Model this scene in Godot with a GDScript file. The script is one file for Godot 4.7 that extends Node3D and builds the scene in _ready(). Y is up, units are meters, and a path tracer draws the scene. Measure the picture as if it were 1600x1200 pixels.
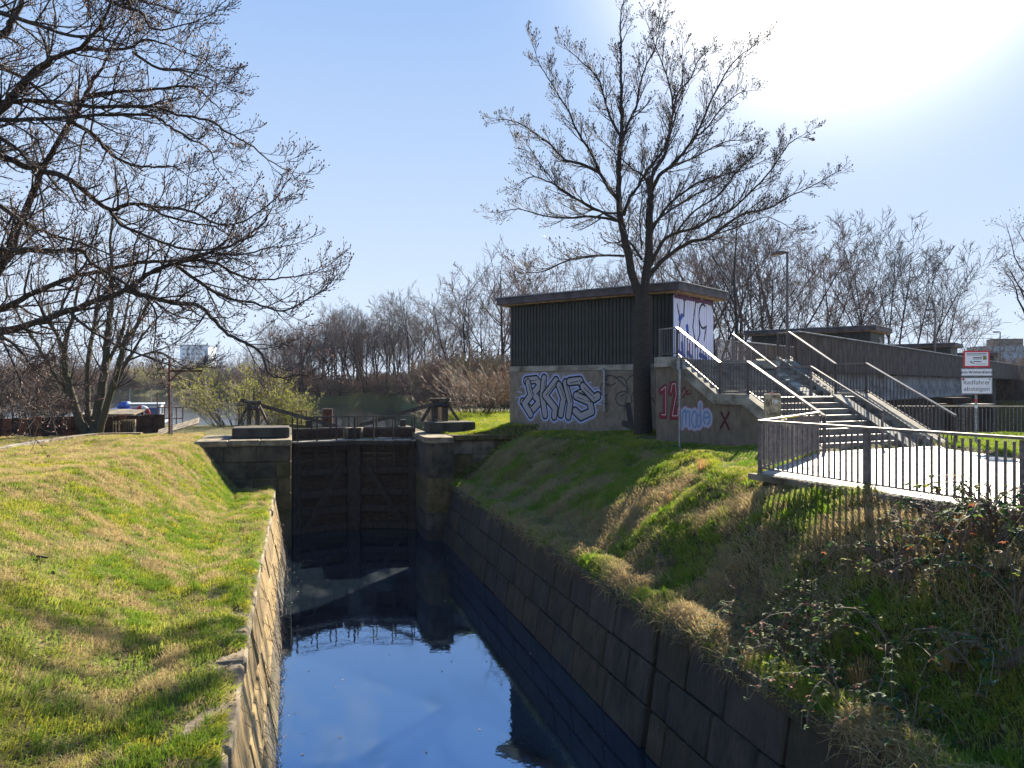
extends Node3D
# A canal lock seen from a footbridge on a clear early-spring day. Ground floor of the plaza is y = 0; the eye is 1.8 m above it.

const CC := 0.9622   # the canal runs away from the camera, turned 15.8 degrees to the left: u along it, v to its right
const SS := 0.2725
const CANAL_TURN := 0.276
const STAIR_TURN := 0.4702
const PAVILION_TURN := -0.6859
const UP := Vector3.UP

var rng := RandomNumberGenerator.new()
var hills := FastNoiseLite.new()
var fine := FastNoiseLite.new()
var M := {}
var plaza := PackedVector2Array()
var no_grass := []

# ---------------------------------------------------------------- mesh builder
class MB:
	var v := PackedVector3Array()
	var n := PackedVector3Array()
	var c := PackedColorArray()
	var t := PackedVector2Array()
	var i := PackedInt32Array()
	var col := Color.WHITE

	func quad(a: Vector3, b: Vector3, d: Vector3, e: Vector3) -> void:   # counter-clockwise from outside
		var k := v.size()
		var m := (b - a).cross(e - a)
		if m.length_squared() < 1e-12:
			m = (d - b).cross(e - b)
		m = m.normalized()
		for p in [a, b, d, e]:
			v.append(p)
			n.append(m)
			c.append(col)
		t.append(Vector2(0, 1)); t.append(Vector2(1, 1)); t.append(Vector2(1, 0)); t.append(Vector2(0, 0))
		for q in [0, 2, 1, 0, 3, 2]:
			i.append(k + q)

	func tri(a: Vector3, b: Vector3, d: Vector3) -> void:
		var k := v.size()
		var m := (b - a).cross(d - a).normalized()
		for p in [a, b, d]:
			v.append(p)
			n.append(m)
			c.append(col)
			t.append(Vector2(0.5, 0.5))
		i.append(k); i.append(k + 2); i.append(k + 1)

	func box(ctr: Vector3, s: Vector3, b := Basis.IDENTITY) -> void:
		var x := b.x * s.x * 0.5
		var y := b.y * s.y * 0.5
		var z := b.z * s.z * 0.5
		quad(ctr - x - y + z, ctr + x - y + z, ctr + x + y + z, ctr - x + y + z)
		quad(ctr + x - y - z, ctr - x - y - z, ctr - x + y - z, ctr + x + y - z)
		quad(ctr + x - y + z, ctr + x - y - z, ctr + x + y - z, ctr + x + y + z)
		quad(ctr - x - y - z, ctr - x - y + z, ctr - x + y + z, ctr - x + y - z)
		quad(ctr - x + y + z, ctr + x + y + z, ctr + x + y - z, ctr - x + y - z)
		quad(ctr - x - y - z, ctr + x - y - z, ctr + x - y + z, ctr - x - y + z)

	func bevel(ctr: Vector3, s: Vector3, w: float, b := Basis.IDENTITY) -> void:   # a box with chamfered edges
		var h := s * 0.5
		var g := h - Vector3(w, w, w)
		var P := func(x: float, y: float, z: float) -> Vector3: return ctr + b * Vector3(x, y, z)
		for q in [1.0, -1.0]:
			quad(P.call(-g.x * q, -g.y, h.z * q), P.call(g.x * q, -g.y, h.z * q), P.call(g.x * q, g.y, h.z * q), P.call(-g.x * q, g.y, h.z * q))
			quad(P.call(h.x * q, -g.y, g.z * q), P.call(h.x * q, -g.y, -g.z * q), P.call(h.x * q, g.y, -g.z * q), P.call(h.x * q, g.y, g.z * q))
			quad(P.call(-g.x, h.y * q, g.z * q), P.call(g.x, h.y * q, g.z * q), P.call(g.x, h.y * q, -g.z * q), P.call(-g.x, h.y * q, -g.z * q))
		for q in [1.0, -1.0]:
			for r in [1.0, -1.0]:
				var f: bool = q * r > 0
				strip(P.call(g.x * q, -g.y, h.z * r), P.call(h.x * q, -g.y, g.z * r), P.call(h.x * q, g.y, g.z * r), P.call(g.x * q, g.y, h.z * r), f)
				strip(P.call(-g.x, h.y * q, g.z * r), P.call(-g.x, g.y * q, h.z * r), P.call(g.x, g.y * q, h.z * r), P.call(g.x, h.y * q, g.z * r), f)
				strip(P.call(h.x * q, g.y * r, -g.z), P.call(g.x * q, h.y * r, -g.z), P.call(g.x * q, h.y * r, g.z), P.call(h.x * q, g.y * r, g.z), not f)
				for y in [1.0, -1.0]:
					var a: Vector3 = P.call(h.x * q, g.y * y, g.z * r)
					var d: Vector3 = P.call(g.x * q, h.y * y, g.z * r)
					var e: Vector3 = P.call(g.x * q, g.y * y, h.z * r)
					if q * r * y > 0:
						tri(a, d, e)
					else:
						tri(a, e, d)

	func strip(a: Vector3, b: Vector3, d: Vector3, e: Vector3, f: bool) -> void:
		if f:
			quad(a, b, d, e)
		else:
			quad(e, d, b, a)

	func bar(a: Vector3, b: Vector3, w: float, h: float, up := Vector3.UP) -> void:
		var z := (b - a).normalized()
		var x := up.cross(z).normalized()
		box((a + b) * 0.5, Vector3(w, h, a.distance_to(b)), Basis(x, z.cross(x), z))

	func tube(pts: PackedVector3Array, rad: PackedFloat32Array, sides: int, cap := false) -> void:
		var k := v.size()
		var m := pts.size()
		var z0 := (pts[1] - pts[0]).normalized()
		var x := z0.cross(Vector3(0.31, 0.22, 0.92)).normalized()
		for a in m:
			var z := (pts[mini(a + 1, m - 1)] - pts[maxi(a - 1, 0)]).normalized()
			x = (x - z * x.dot(z)).normalized()
			var y := z.cross(x)
			for s in sides:
				var w := TAU * s / sides
				var o := x * cos(w) + y * sin(w)
				v.append(pts[a] + o * rad[a])
				n.append(o)
				c.append(col)
				t.append(Vector2(float(s) / sides, float(a)))
		for a in m - 1:
			for s in sides:
				var p := k + a * sides + s
				var q := k + a * sides + (s + 1) % sides
				i.append(p); i.append(p + sides); i.append(q)
				i.append(q); i.append(p + sides); i.append(q + sides)
		if cap:
			for e in [0, m - 1]:
				var b := v.size()
				var z := (pts[0] - pts[1]).normalized() if e == 0 else (pts[m - 1] - pts[m - 2]).normalized()
				v.append(pts[e]); n.append(z); c.append(col); t.append(Vector2.ZERO)
				for s in sides:
					v.append(v[k + e * sides + s]); n.append(z); c.append(col); t.append(Vector2.ZERO)
				for s in sides:
					var q0 := b + 1 + s
					var q1 := b + 1 + (s + 1) % sides
					i.append(b)
					if e == 0:
						i.append(q0); i.append(q1)
					else:
						i.append(q1); i.append(q0)

	func rod(a: Vector3, b: Vector3, r: float, sides := 8) -> void:
		tube(PackedVector3Array([a, b]), PackedFloat32Array([r, r]), sides, true)

	func slab(poly: PackedVector2Array, y0: float, y1: float) -> void:   # poly in (x, z), seen from above; any winding
		var p := poly
		if Geometry2D.is_polygon_clockwise(p):
			p = p.duplicate()
			p.reverse()
		var ids := Geometry2D.triangulate_polygon(p)
		for f in ids.size() / 3:
			var a := p[ids[f * 3]]
			var b := p[ids[f * 3 + 1]]
			var d := p[ids[f * 3 + 2]]
			if (b - a).cross(d - a) > 0.0:
				var s := b
				b = d
				d = s
			tri(Vector3(a.x, y1, a.y), Vector3(b.x, y1, b.y), Vector3(d.x, y1, d.y))
			tri(Vector3(a.x, y0, a.y), Vector3(d.x, y0, d.y), Vector3(b.x, y0, b.y))
		for f in p.size():
			var a := p[f]
			var b := p[(f + 1) % p.size()]
			var sgn := 1.0
			var out := Vector2(b.y - a.y, a.x - b.x)
			if Geometry2D.is_point_in_polygon((a + b) * 0.5 + out.normalized() * 0.01, p):
				sgn = -1.0
			if sgn * ((Vector3(b.x - a.x, 0, b.y - a.y)).cross(Vector3.UP)).dot(Vector3(out.x, 0, out.y)) > 0.0:
				quad(Vector3(a.x, y0, a.y), Vector3(b.x, y0, b.y), Vector3(b.x, y1, b.y), Vector3(a.x, y1, a.y))
			else:
				quad(Vector3(b.x, y0, b.y), Vector3(a.x, y0, a.y), Vector3(a.x, y1, a.y), Vector3(b.x, y1, b.y))

	func mesh(mat: Material) -> ArrayMesh:
		var a := []
		a.resize(Mesh.ARRAY_MAX)
		a[Mesh.ARRAY_VERTEX] = v
		a[Mesh.ARRAY_NORMAL] = n
		a[Mesh.ARRAY_COLOR] = c
		a[Mesh.ARRAY_TEX_UV] = t
		a[Mesh.ARRAY_INDEX] = i
		var o := ArrayMesh.new()
		o.add_surface_from_arrays(Mesh.PRIMITIVE_TRIANGLES, a)
		o.surface_set_material(0, mat)
		return o

# ---------------------------------------------------------------- nodes
func thing(called: String, label: String, category: String, at := Vector3.ZERO, turn := 0.0, group := "") -> Node3D:
	var o := Node3D.new()
	o.name = called
	add_child(o, true)
	o.position = at
	o.rotation.y = turn
	tag(o, label, category, group)
	return o

func tag(o: Node, label: String, category: String, group := "") -> void:
	o.set_meta("label", label)
	o.set_meta("category", category)
	if group != "":
		o.set_meta("group", group)

func part(called: String, m: Mesh, parent: Node, at := Transform3D.IDENTITY) -> MeshInstance3D:
	var o := MeshInstance3D.new()
	o.name = called
	o.mesh = m
	o.transform = at
	parent.add_child(o, true)
	return o

func one(called: String, m: Mesh, label: String, category: String, at := Transform3D.IDENTITY, group := "") -> MeshInstance3D:
	var o := part(called, m, self, at)
	tag(o, label, category, group)
	return o

func setting(called: String, m: Mesh, at := Transform3D.IDENTITY, kind := "structure") -> MeshInstance3D:
	var o := part(called, m, self, at)
	o.set_meta("kind", kind)
	return o

func copy_of(o: Node3D, at: Vector3, turn: float, size: float, label: String, group := "") -> Node3D:
	var c: Node3D = o.duplicate()
	add_child(c, true)
	c.position = at
	c.rotation.y = turn
	c.scale = Vector3.ONE * size
	c.set_meta("label", label)
	if group != "":
		c.set_meta("group", group)
	return c

func boxm(s: Vector3, mat: Material, w := 0.0) -> ArrayMesh:
	var b := MB.new()
	if w > 0.0:
		b.bevel(Vector3.ZERO, s, w)
	else:
		b.box(Vector3.ZERO, s)
	return b.mesh(mat)

func at(p: Vector3, b := Basis.IDENTITY) -> Transform3D:
	return Transform3D(b, p)

func canal(u: float, y: float, v: float) -> Vector3:
	return Vector3(v * CC - u * SS, y, -(v * SS + u * CC))

func r(a: float, b: float) -> float:
	return rng.randf_range(a, b)

func rv() -> Vector3:
	return Vector3(rng.randf_range(-1, 1), rng.randf_range(-1, 1), rng.randf_range(-1, 1))

# ---------------------------------------------------------------- materials
func noise_tex(sd: int, freq: float, dark: Color, mid: Color, light: Color, octaves := 5, kind := FastNoiseLite.TYPE_SIMPLEX_SMOOTH) -> NoiseTexture2D:
	var f := FastNoiseLite.new()
	f.seed = sd
	f.noise_type = kind
	f.frequency = freq
	f.fractal_octaves = octaves
	f.fractal_gain = 0.6
	var t := NoiseTexture2D.new()
	t.width = 512
	t.height = 512
	t.seamless = true
	t.noise = f
	var g := Gradient.new()
	g.offsets = PackedFloat32Array([0.15, 0.5, 0.85])
	g.colors = PackedColorArray([dark, mid, light])
	t.color_ramp = g
	return t

func g3(a: float) -> Color:
	return Color(a, a, a)

func lin(x: float, y: float, z: float) -> Color:
	return Color(x, y, z).linear_to_srgb()

func mat(called: String, col: Color, rough: float, tex: Texture2D = null, scale := Vector3.ONE, bump: Texture2D = null, height := 0.0, metal := 0.0, world := true) -> StandardMaterial3D:
	var m := StandardMaterial3D.new()
	m.resource_name = called
	m.albedo_color = col.linear_to_srgb()
	m.roughness = rough
	m.metallic = metal
	if tex:
		m.albedo_texture = tex
	if bump:
		m.heightmap_enabled = true
		m.heightmap_texture = bump
		m.heightmap_scale = height
	if tex or bump:
		m.uv1_triplanar = true
		m.uv1_world_triplanar = world
		m.uv1_scale = scale
	M[called] = m
	return m

func make_materials() -> void:
	var rough_tex := noise_tex(3, 0.012, g3(0.5), g3(0.82), g3(1.0), 6)
	var stain := noise_tex(5, 0.006, Color(0.42, 0.4, 0.36), Color(0.8, 0.79, 0.77), Color(1, 1, 0.98), 6)
	var streak := noise_tex(8, 0.01, Color(0.45, 0.42, 0.36), Color(0.8, 0.77, 0.7), Color(1, 1, 1), 5)
	var moss := noise_tex(9, 0.008, Color(0.5, 0.6, 0.28), Color(0.85, 0.8, 0.62), Color(1, 0.97, 0.9), 6)
	var bumpy := noise_tex(11, 0.03, g3(0), g3(0.5), g3(1), 5)
	var ripple := noise_tex(12, 0.012, g3(0), g3(0.5), g3(1), 3)
	var earth := noise_tex(14, 0.02, Color(0.3, 0.24, 0.14), Color(0.48, 0.47, 0.18), Color(0.66, 0.62, 0.3), 6)
	mat("ground", Color(0.42, 0.42, 0.42), 1.0, earth, Vector3(0.5, 0.5, 0.5), bumpy, 4.0)
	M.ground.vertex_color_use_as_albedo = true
	mat("concrete", Color(0.22, 0.18, 0.135), 0.9, stain, Vector3(0.35, 0.35, 0.35), bumpy, 0.6)
	mat("concrete_pale", Color(0.36, 0.33, 0.28), 0.85, stain, Vector3(0.4, 0.4, 0.4), bumpy, 0.5)
	mat("concrete_mossy", Color(0.3, 0.28, 0.2), 0.95, moss, Vector3(0.4, 0.3, 0.4), bumpy, 0.8)
	mat("concrete_blue", Color(0.3, 0.32, 0.36), 0.9, stain, Vector3(0.3, 0.3, 0.3), bumpy, 0.4)
	mat("parapet", Color(0.135, 0.1, 0.085), 0.9, streak, Vector3(0.5, 0.15, 0.5), bumpy, 0.4)
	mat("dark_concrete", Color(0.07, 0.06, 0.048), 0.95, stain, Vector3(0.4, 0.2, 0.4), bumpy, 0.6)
	mat("step", Color(0.2, 0.175, 0.15), 0.55, stain, Vector3(0.6, 0.6, 0.6), bumpy, 0.3)
	mat("paving", Color(0.6, 0.57, 0.53), 0.55, stain, Vector3(0.6, 0.6, 0.6), bumpy, 0.25)
	for k in 4:
		mat("stone_%d" % k, Color(0.115, 0.092, 0.06) * (0.75 + 0.15 * k), 0.95, moss if k % 2 else stain, Vector3(0.55, 0.35, 0.55), bumpy, 1.6)
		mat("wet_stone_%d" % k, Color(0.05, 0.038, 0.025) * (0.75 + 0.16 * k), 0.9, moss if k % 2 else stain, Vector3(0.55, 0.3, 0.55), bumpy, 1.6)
		mat("yellow_stone_%d" % k, Color(0.4, 0.3, 0.15) * (0.8 + 0.1 * k), 0.95, streak, Vector3(1.6, 0.25, 1.6), bumpy, 1.6)
	mat("coping", Color(0.27, 0.215, 0.14), 0.9, stain, Vector3(0.6, 0.6, 0.6), bumpy, 0.8)
	mat("gate_wood", Color(0.055, 0.038, 0.026), 0.85, streak, Vector3(1.5, 0.4, 1.5), bumpy, 0.8)
	mat("gate_plank", Color(0.07, 0.045, 0.03), 0.9, streak, Vector3(0.6, 2.0, 0.6), bumpy, 0.8)
	mat("old_wood", Color(0.1, 0.085, 0.07), 0.85, streak, Vector3(1.0, 1.0, 1.0), bumpy, 0.6)
	mat("pale_wood", Color(0.62, 0.52, 0.38), 0.8, streak, Vector3(0.8, 0.8, 0.8), bumpy, 0.3)
	mat("tan_wood", Color(0.42, 0.3, 0.17), 0.8, streak, Vector3(0.5, 0.5, 0.5))
	mat("cladding", Color(0.02, 0.026, 0.024), 0.55, streak, Vector3(2.0, 0.3, 2.0), bumpy, 0.2, 0.0, false)
	mat("fascia_b", Color(0.024, 0.031, 0.028), 0.6, streak, Vector3(1.0, 0.2, 1.0), null, 0.0, 0.0, false)
	mat("fascia", Color(0.1, 0.075, 0.09), 0.6, stain, Vector3(0.5, 0.5, 0.5))
	mat("rail_dark", Color(0.1, 0.08, 0.08), 0.5, rough_tex, Vector3(1.2, 1.2, 1.2))
	mat("rail_paint", Color(0.19, 0.155, 0.155), 0.5, rough_tex, Vector3(1.2, 1.2, 1.2), null, 0.0, 0.0)
	mat("handrail", Color(0.27, 0.24, 0.23), 0.33, rough_tex, Vector3(1.2, 1.2, 1.2), null, 0.0, 0.5)
	mat("iron", Color(0.045, 0.04, 0.038), 0.55, rough_tex, Vector3(2, 2, 2), null, 0.0, 0.3)
	mat("rust", Color(0.17, 0.06, 0.03), 0.9, stain, Vector3(1.2, 1.2, 1.2), bumpy, 0.4)
	mat("rust_dark", Color(0.06, 0.032, 0.022), 0.9, stain, Vector3(1.2, 1.2, 1.2), bumpy, 0.4)
	mat("galvanised", Color(0.4, 0.42, 0.46), 0.4, rough_tex, Vector3(2, 2, 2), null, 0.0, 0.6)
	mat("white_paint", Color(0.72, 0.72, 0.72), 0.45)
	mat("sign_white", Color(0.7, 0.7, 0.74), 0.4)
	mat("sign_red", Color(0.5, 0.02, 0.03), 0.4)
	mat("sign_black", Color(0.02, 0.02, 0.03), 0.5)
	mat("sign_yellow", Color(0.55, 0.42, 0.02), 0.5)
	mat("sign_green", Color(0.03, 0.2, 0.05), 0.5)
	mat("boat_white", Color(0.55, 0.58, 0.62), 0.4)
	mat("boat_blue", Color(0.03, 0.08, 0.3), 0.4)
	mat("boat_hull", Color(0.035, 0.05, 0.08), 0.4)
	mat("glass_dark", Color(0.05, 0.08, 0.13), 0.06)
	mat("tower", Color(0.66, 0.75, 0.88), 0.9)
	mat("tower_window", Color(0.25, 0.32, 0.42), 0.5)
	mat("roof_red", Color(0.2, 0.08, 0.06), 0.9)
	mat("bark", Color(0.07, 0.052, 0.038), 0.95, rough_tex, Vector3(2.5, 0.8, 2.5), bumpy, 1.6)
	mat("bark_green", Color(0.085, 0.078, 0.045), 0.95, rough_tex, Vector3(2.5, 1.2, 2.5), bumpy, 1.4)
	mat("twig", Color(0.075, 0.052, 0.045), 0.8)
	mat("twig_pale", Color(0.16, 0.115, 0.085), 0.7)
	mat("twig_grey", Color(0.13, 0.115, 0.105), 0.95)
	mat("twig_warm", Color(0.17, 0.1, 0.075), 0.95)
	mat("twig_far", Color(0.14, 0.105, 0.09), 0.95)
	mat("bud", Color(0.05, 0.035, 0.035), 0.8)
	mat("bud_red", Color(0.14, 0.06, 0.045), 0.7)
	for a in [["grass", 0.8, 1.0], ["leaf", 0.62, 1.0], ["leaf_soft", 0.7, 1.0]]:
		var m := mat(a[0], Color.WHITE, a[1])
		m.vertex_color_use_as_albedo = true
		m.backlight_enabled = true
		m.backlight = Color(a[2], a[2], a[2])
	M.leaf.metallic_specular = 0.3
	var w := mat("water", Color(0.15, 0.28, 0.46), 0.025, null, Vector3(0.5, 0.5, 0.5), ripple, 0.035)
	w.metallic = 0.97
	var w2 := mat("lake_water", Color(0.008, 0.011, 0.012), 0.08, null, Vector3(0.7, 0.7, 0.7), ripple, 0.25)
	w2.metallic_specular = 0.55

# ---------------------------------------------------------------- the lie of the land
func plateau(u: float, v: float) -> float:
	return smoothstep(0.0, 1.0, v)

func lake_depth(x: float, d: float) -> float:   # > 0 inside the lake, in metres from its shore
	var near := 43.5 if x < -10.5 else 41.5
	var right := -4.0 - (d - 42.0) * 0.17
	var far := 124.0 if x > -38.0 else minf(124.0 + (-38.0 - x) * 2.4, 215.0)
	return minf(minf(d - near, right - x), far - d)

func basin_depth(x: float, d: float) -> float:   # the weir pool under the footbridge
	var n := x * 0.774 - d * 0.633
	return minf(minf(x - 14.2, d - 27.4), minf(n + 13.4, 75.0 - d))

func ground(x: float, d: float) -> float:
	var u := -x * SS + d * CC
	var v := x * CC + d * SS
	var y := 0.0
	var rough := 0.0
	var a := hills.get_noise_2d(x, d)
	if v < -0.72:
		if u < 31.5:
			var top := lerpf(-6.0, -3.75, smoothstep(16.0, 31.0, u))
			var k := clampf((-1.9 - v) / (-1.9 - top), 0.0, 1.0)
			y = lerpf(-2.36, -0.42, lerpf(k, smoothstep(0.0, 1.0, k), 0.55))
			rough = 0.1 if v < -1.8 else 0.04
			if v > -1.95:
				y += 0.15 * clampf(0.95 + 1.7 * fine.get_noise_2d(x * 0.9 + 50.0, d * 0.9), 0.0, 1.0) * smoothstep(-0.7, -0.86, v)
		else:
			y = -0.42
			rough = 0.05
	elif v > 6.27:
		if u < 32.3:
			var foot := 6.9
			var top := 9.0
			if u > 13.0:
				top = lerpf(9.0, 11.2, smoothstep(13.0, 22.0, u))
			if u > 24.0:
				top = lerpf(11.2, 9.8, smoothstep(24.0, 31.0, u))
			if u < 13.6:
				top = 9.0 + (13.6 - u) * 0.117
			var k := clampf((v - foot) / (top - foot), 0.0, 1.0)
			var e := lerpf(lerpf(k, smoothstep(0.0, 1.0, k), 0.2), lerpf(k, 1.0 - (1.0 - k) * (1.0 - k), 0.45), smoothstep(11.5, 15.0, u))
			if u < 15.0:
				e = lerpf(lerpf(k * 1.3, 0.78 + 0.22 * (k - 0.6) / 0.4, smoothstep(0.5, 0.7, k)), e, smoothstep(12.0, 15.0, u))
			y = lerpf(-2.38, lerpf(-0.16, -0.3, smoothstep(18.0, 30.0, u)), e)
			y += 0.25 * smoothstep(top, top + 4.0, v)
			y += 0.2 * clampf(0.75 + 1.7 * fine.get_noise_2d(x * 0.9 + 50.0, d * 0.9), 0.0, 1.0) * smoothstep(6.24, 6.44, v) * (1.0 - smoothstep(6.7, 7.4, v))
			rough = 0.34 * clampf(k * 4.0, 0.15, 1.0) * (1.0 - 0.75 * smoothstep(top - 0.6, top + 1.0, v))
		else:
			y = lerpf(-0.42, 0.0, smoothstep(6.5, 9.5, v))
			rough = 0.05
	else:
		y = -6.6 if u < 34.6 else -5.0
		if u > 41.0:
			y = -0.3
	y += a * rough + fine.get_noise_2d(x, d) * rough * 0.55
	if v > 8.5 and Geometry2D.is_point_in_polygon(Vector2(x, d), plaza):
		y = -0.14
	var l := lake_depth(x, d)
	if l > -2.0 and not (v > -0.7 and v < 6.3 and u < 41.0):
		y = lerpf(y, -5.0, smoothstep(-1.6, 2.5, l))
	var b := basin_depth(x, d)
	if b > -0.6:
		y = lerpf(y, -4.6, smoothstep(-0.5, 0.2, b))
	if d > 120.0:
		y += 0.6 * smoothstep(120.0, 135.0, d) * (1.0 if l < 0.0 else 0.0)
	return y

func spread(list: Array, start: float, stop: float, step: float, grow: float) -> void:
	var p := start
	while p < stop:
		list.append(p)
		p += step
		step *= grow

func build_ground() -> void:
	var us := []
	var vs := []
	spread(us, -14.0, 31.0, 0.45, 1.0)
	for p in [31.0, 31.45, 31.7, 32.0, 32.28, 32.5, 33.0, 33.6, 34.2, 34.55, 34.65]:
		us.append(p)
	spread(us, 35.0, 60.0, 0.7, 1.0)
	spread(us, 60.0, 1800.0, 1.2, 1.09)
	us.append(1900.0)
	var neg := []
	spread(neg, 15.0, 1300.0, 0.8, 1.14)
	neg.reverse()
	for p in neg:
		vs.append(-p)
	spread(vs, -14.6, -1.2, 0.42, 1.0)
	for p in [-1.2, -1.1, -1.0, -0.9, -0.8, -0.75, -0.68, 0.0, 3.0, 6.0, 6.25, 6.29, 6.36, 6.44, 6.54, 6.66, 6.78]:
		vs.append(p)
	spread(vs, 6.9, 30.0, 0.42, 1.0)
	spread(vs, 30.0, 1300.0, 0.8, 1.13)
	var b := MB.new()
	var w := vs.size()
	for u in us:
		for v in vs:
			var p := canal(u, 0, v)
			p.y = ground(p.x, -p.z)
			b.v.append(p)
			b.t.append(Vector2(u, v))
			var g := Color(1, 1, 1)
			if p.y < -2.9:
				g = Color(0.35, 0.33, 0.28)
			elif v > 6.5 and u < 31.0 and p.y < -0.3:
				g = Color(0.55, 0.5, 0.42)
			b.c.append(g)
			b.n.append(UP)
	for j in us.size() - 1:
		for k in w - 1:
			var p := j * w + k
			b.i.append_array([p, p + w, p + 1, p + 1, p + w, p + w + 1])
	var sums := PackedVector3Array()
	sums.resize(b.v.size())
	for f in b.i.size() / 3:
		var i0 := b.i[f * 3]
		var i1 := b.i[f * 3 + 1]
		var i2 := b.i[f * 3 + 2]
		var m := (b.v[i2] - b.v[i0]).cross(b.v[i1] - b.v[i0])
		sums[i0] += m
		sums[i1] += m
		sums[i2] += m
	for k in sums.size():
		b.n[k] = sums[k].normalized()
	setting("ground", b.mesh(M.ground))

func build_water() -> void:
	var b := MB.new()
	b.quad(canal(-14, -4.65, -0.8), canal(-14, -4.65, 6.4), canal(34.6, -4.65, 6.4), canal(34.6, -4.65, -0.8))
	setting("canal_water", b.mesh(M.water))
	# a thin film of pollen and dust drifting on the still water
	var ft := noise_tex(41, 0.006, Color(1, 1, 1, 0.0), Color(1, 1, 1, 0.0), Color(1, 1, 1, 0.07), 4)
	var fm := StandardMaterial3D.new()
	fm.albedo_color = Color(0.2, 0.24, 0.22).linear_to_srgb()
	fm.albedo_texture = ft
	fm.transparency = BaseMaterial3D.TRANSPARENCY_ALPHA
	fm.roughness = 1.0
	b = MB.new()
	b.quad(canal(7, -4.645, -0.25), canal(7, -4.645, 5.8), canal(27, -4.645, 5.8), canal(27, -4.645, -0.25))
	setting("pollen_film", b.mesh(fm), Transform3D.IDENTITY, "stuff")
	b = MB.new()
	b.quad(canal(35.2, -1.5, -420), canal(35.2, -1.5, 8.8), canal(330, -1.5, 8.8), canal(330, -1.5, -420))
	setting("lake_water", b.mesh(M.lake_water))
	b = MB.new()
	b.quad(Vector3(13, -4.2, -27), Vector3(90, -4.2, -27), Vector3(90, -4.2, -90), Vector3(13, -4.2, -90))
	setting("river_water", b.mesh(M.lake_water))

# ---------------------------------------------------------------- stonework
func block_wall(root: Node3D, xb: float, yb: float, xt: float, yt: float, f: float, u0: float, u1: float, rows: Array, length: float, mats: String, depth := 0.5) -> void:
	var a := atan2(absf(xt - xb), yt - yb) * f
	var tilt := Basis(Vector3(0, 0, 1), a)
	var kinds := []
	var y := yt
	for k in rows.size():
		var h: float = rows[k]
		var u := u0
		var first := true
		while u < u1 - 0.2:
			var l := minf(length * r(0.75, 1.25) * (0.5 if first and k % 2 else 1.0), u1 - u)
			if u1 - u - l < 0.4:
				l = u1 - u
			first = false
			var yc := y - h * 0.5
			var x := lerpf(xb, xt, (yc - yb) / (yt - yb)) - f * (depth * 0.5 + r(-0.022, 0.022) * (1.0 if f > 0.0 else 0.5))
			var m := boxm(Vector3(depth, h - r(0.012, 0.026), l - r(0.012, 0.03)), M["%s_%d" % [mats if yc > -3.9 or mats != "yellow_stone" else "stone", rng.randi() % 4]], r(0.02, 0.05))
			part("stone_block", m, root, at(Vector3(x, yc, -(u + l * 0.5)), tilt * Basis(UP, r(-0.006, 0.006))))
			u += l
		y -= h
	var core := MB.new()
	var tall := yt - yb + 0.5
	core.box(Vector3((xb + xt) * 0.5 - f * (depth * 0.5 + 0.14), (yt + yb) * 0.5 - 0.3, -(u0 + u1) * 0.5), Vector3(depth, tall, u1 - u0), tilt)
	part("backing", core.mesh(M.dark_concrete), root)

func coping_row(root: Node3D, x0: float, x1: float, y: float, h: float, u0: float, u1: float, length: float, m: Material) -> void:
	var u := u0
	while u < u1 - 0.1:
		var l := minf(length * r(0.85, 1.2), u1 - u)
		if u1 - u - l < 0.4:
			l = u1 - u
		part("coping_stone", boxm(Vector3(absf(x1 - x0), h, l - r(0.012, 0.05)), m, r(0.025, 0.06)), root, at(Vector3((x0 + x1) * 0.5 + r(-0.03, 0.03), y - h * 0.5 + r(-0.02, 0.015), -(u + l * 0.5)), Basis(UP, r(-0.015, 0.015))))
		u += l

func rounded_course(x0: float, x1: float, z0: float, z1: float, rad: float) -> PackedVector2Array:
	var p := PackedVector2Array([Vector2(x1, z1), Vector2(x0 + rad, z1)])
	for k in range(1, 7):
		var w := PI * 0.5 * k / 6.0
		p.append(Vector2(x0 + rad - sin(w) * rad, z1 - rad + cos(w) * rad))
	p.append(Vector2(x0, z0))
	p.append(Vector2(x1, z0))
	return p

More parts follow.
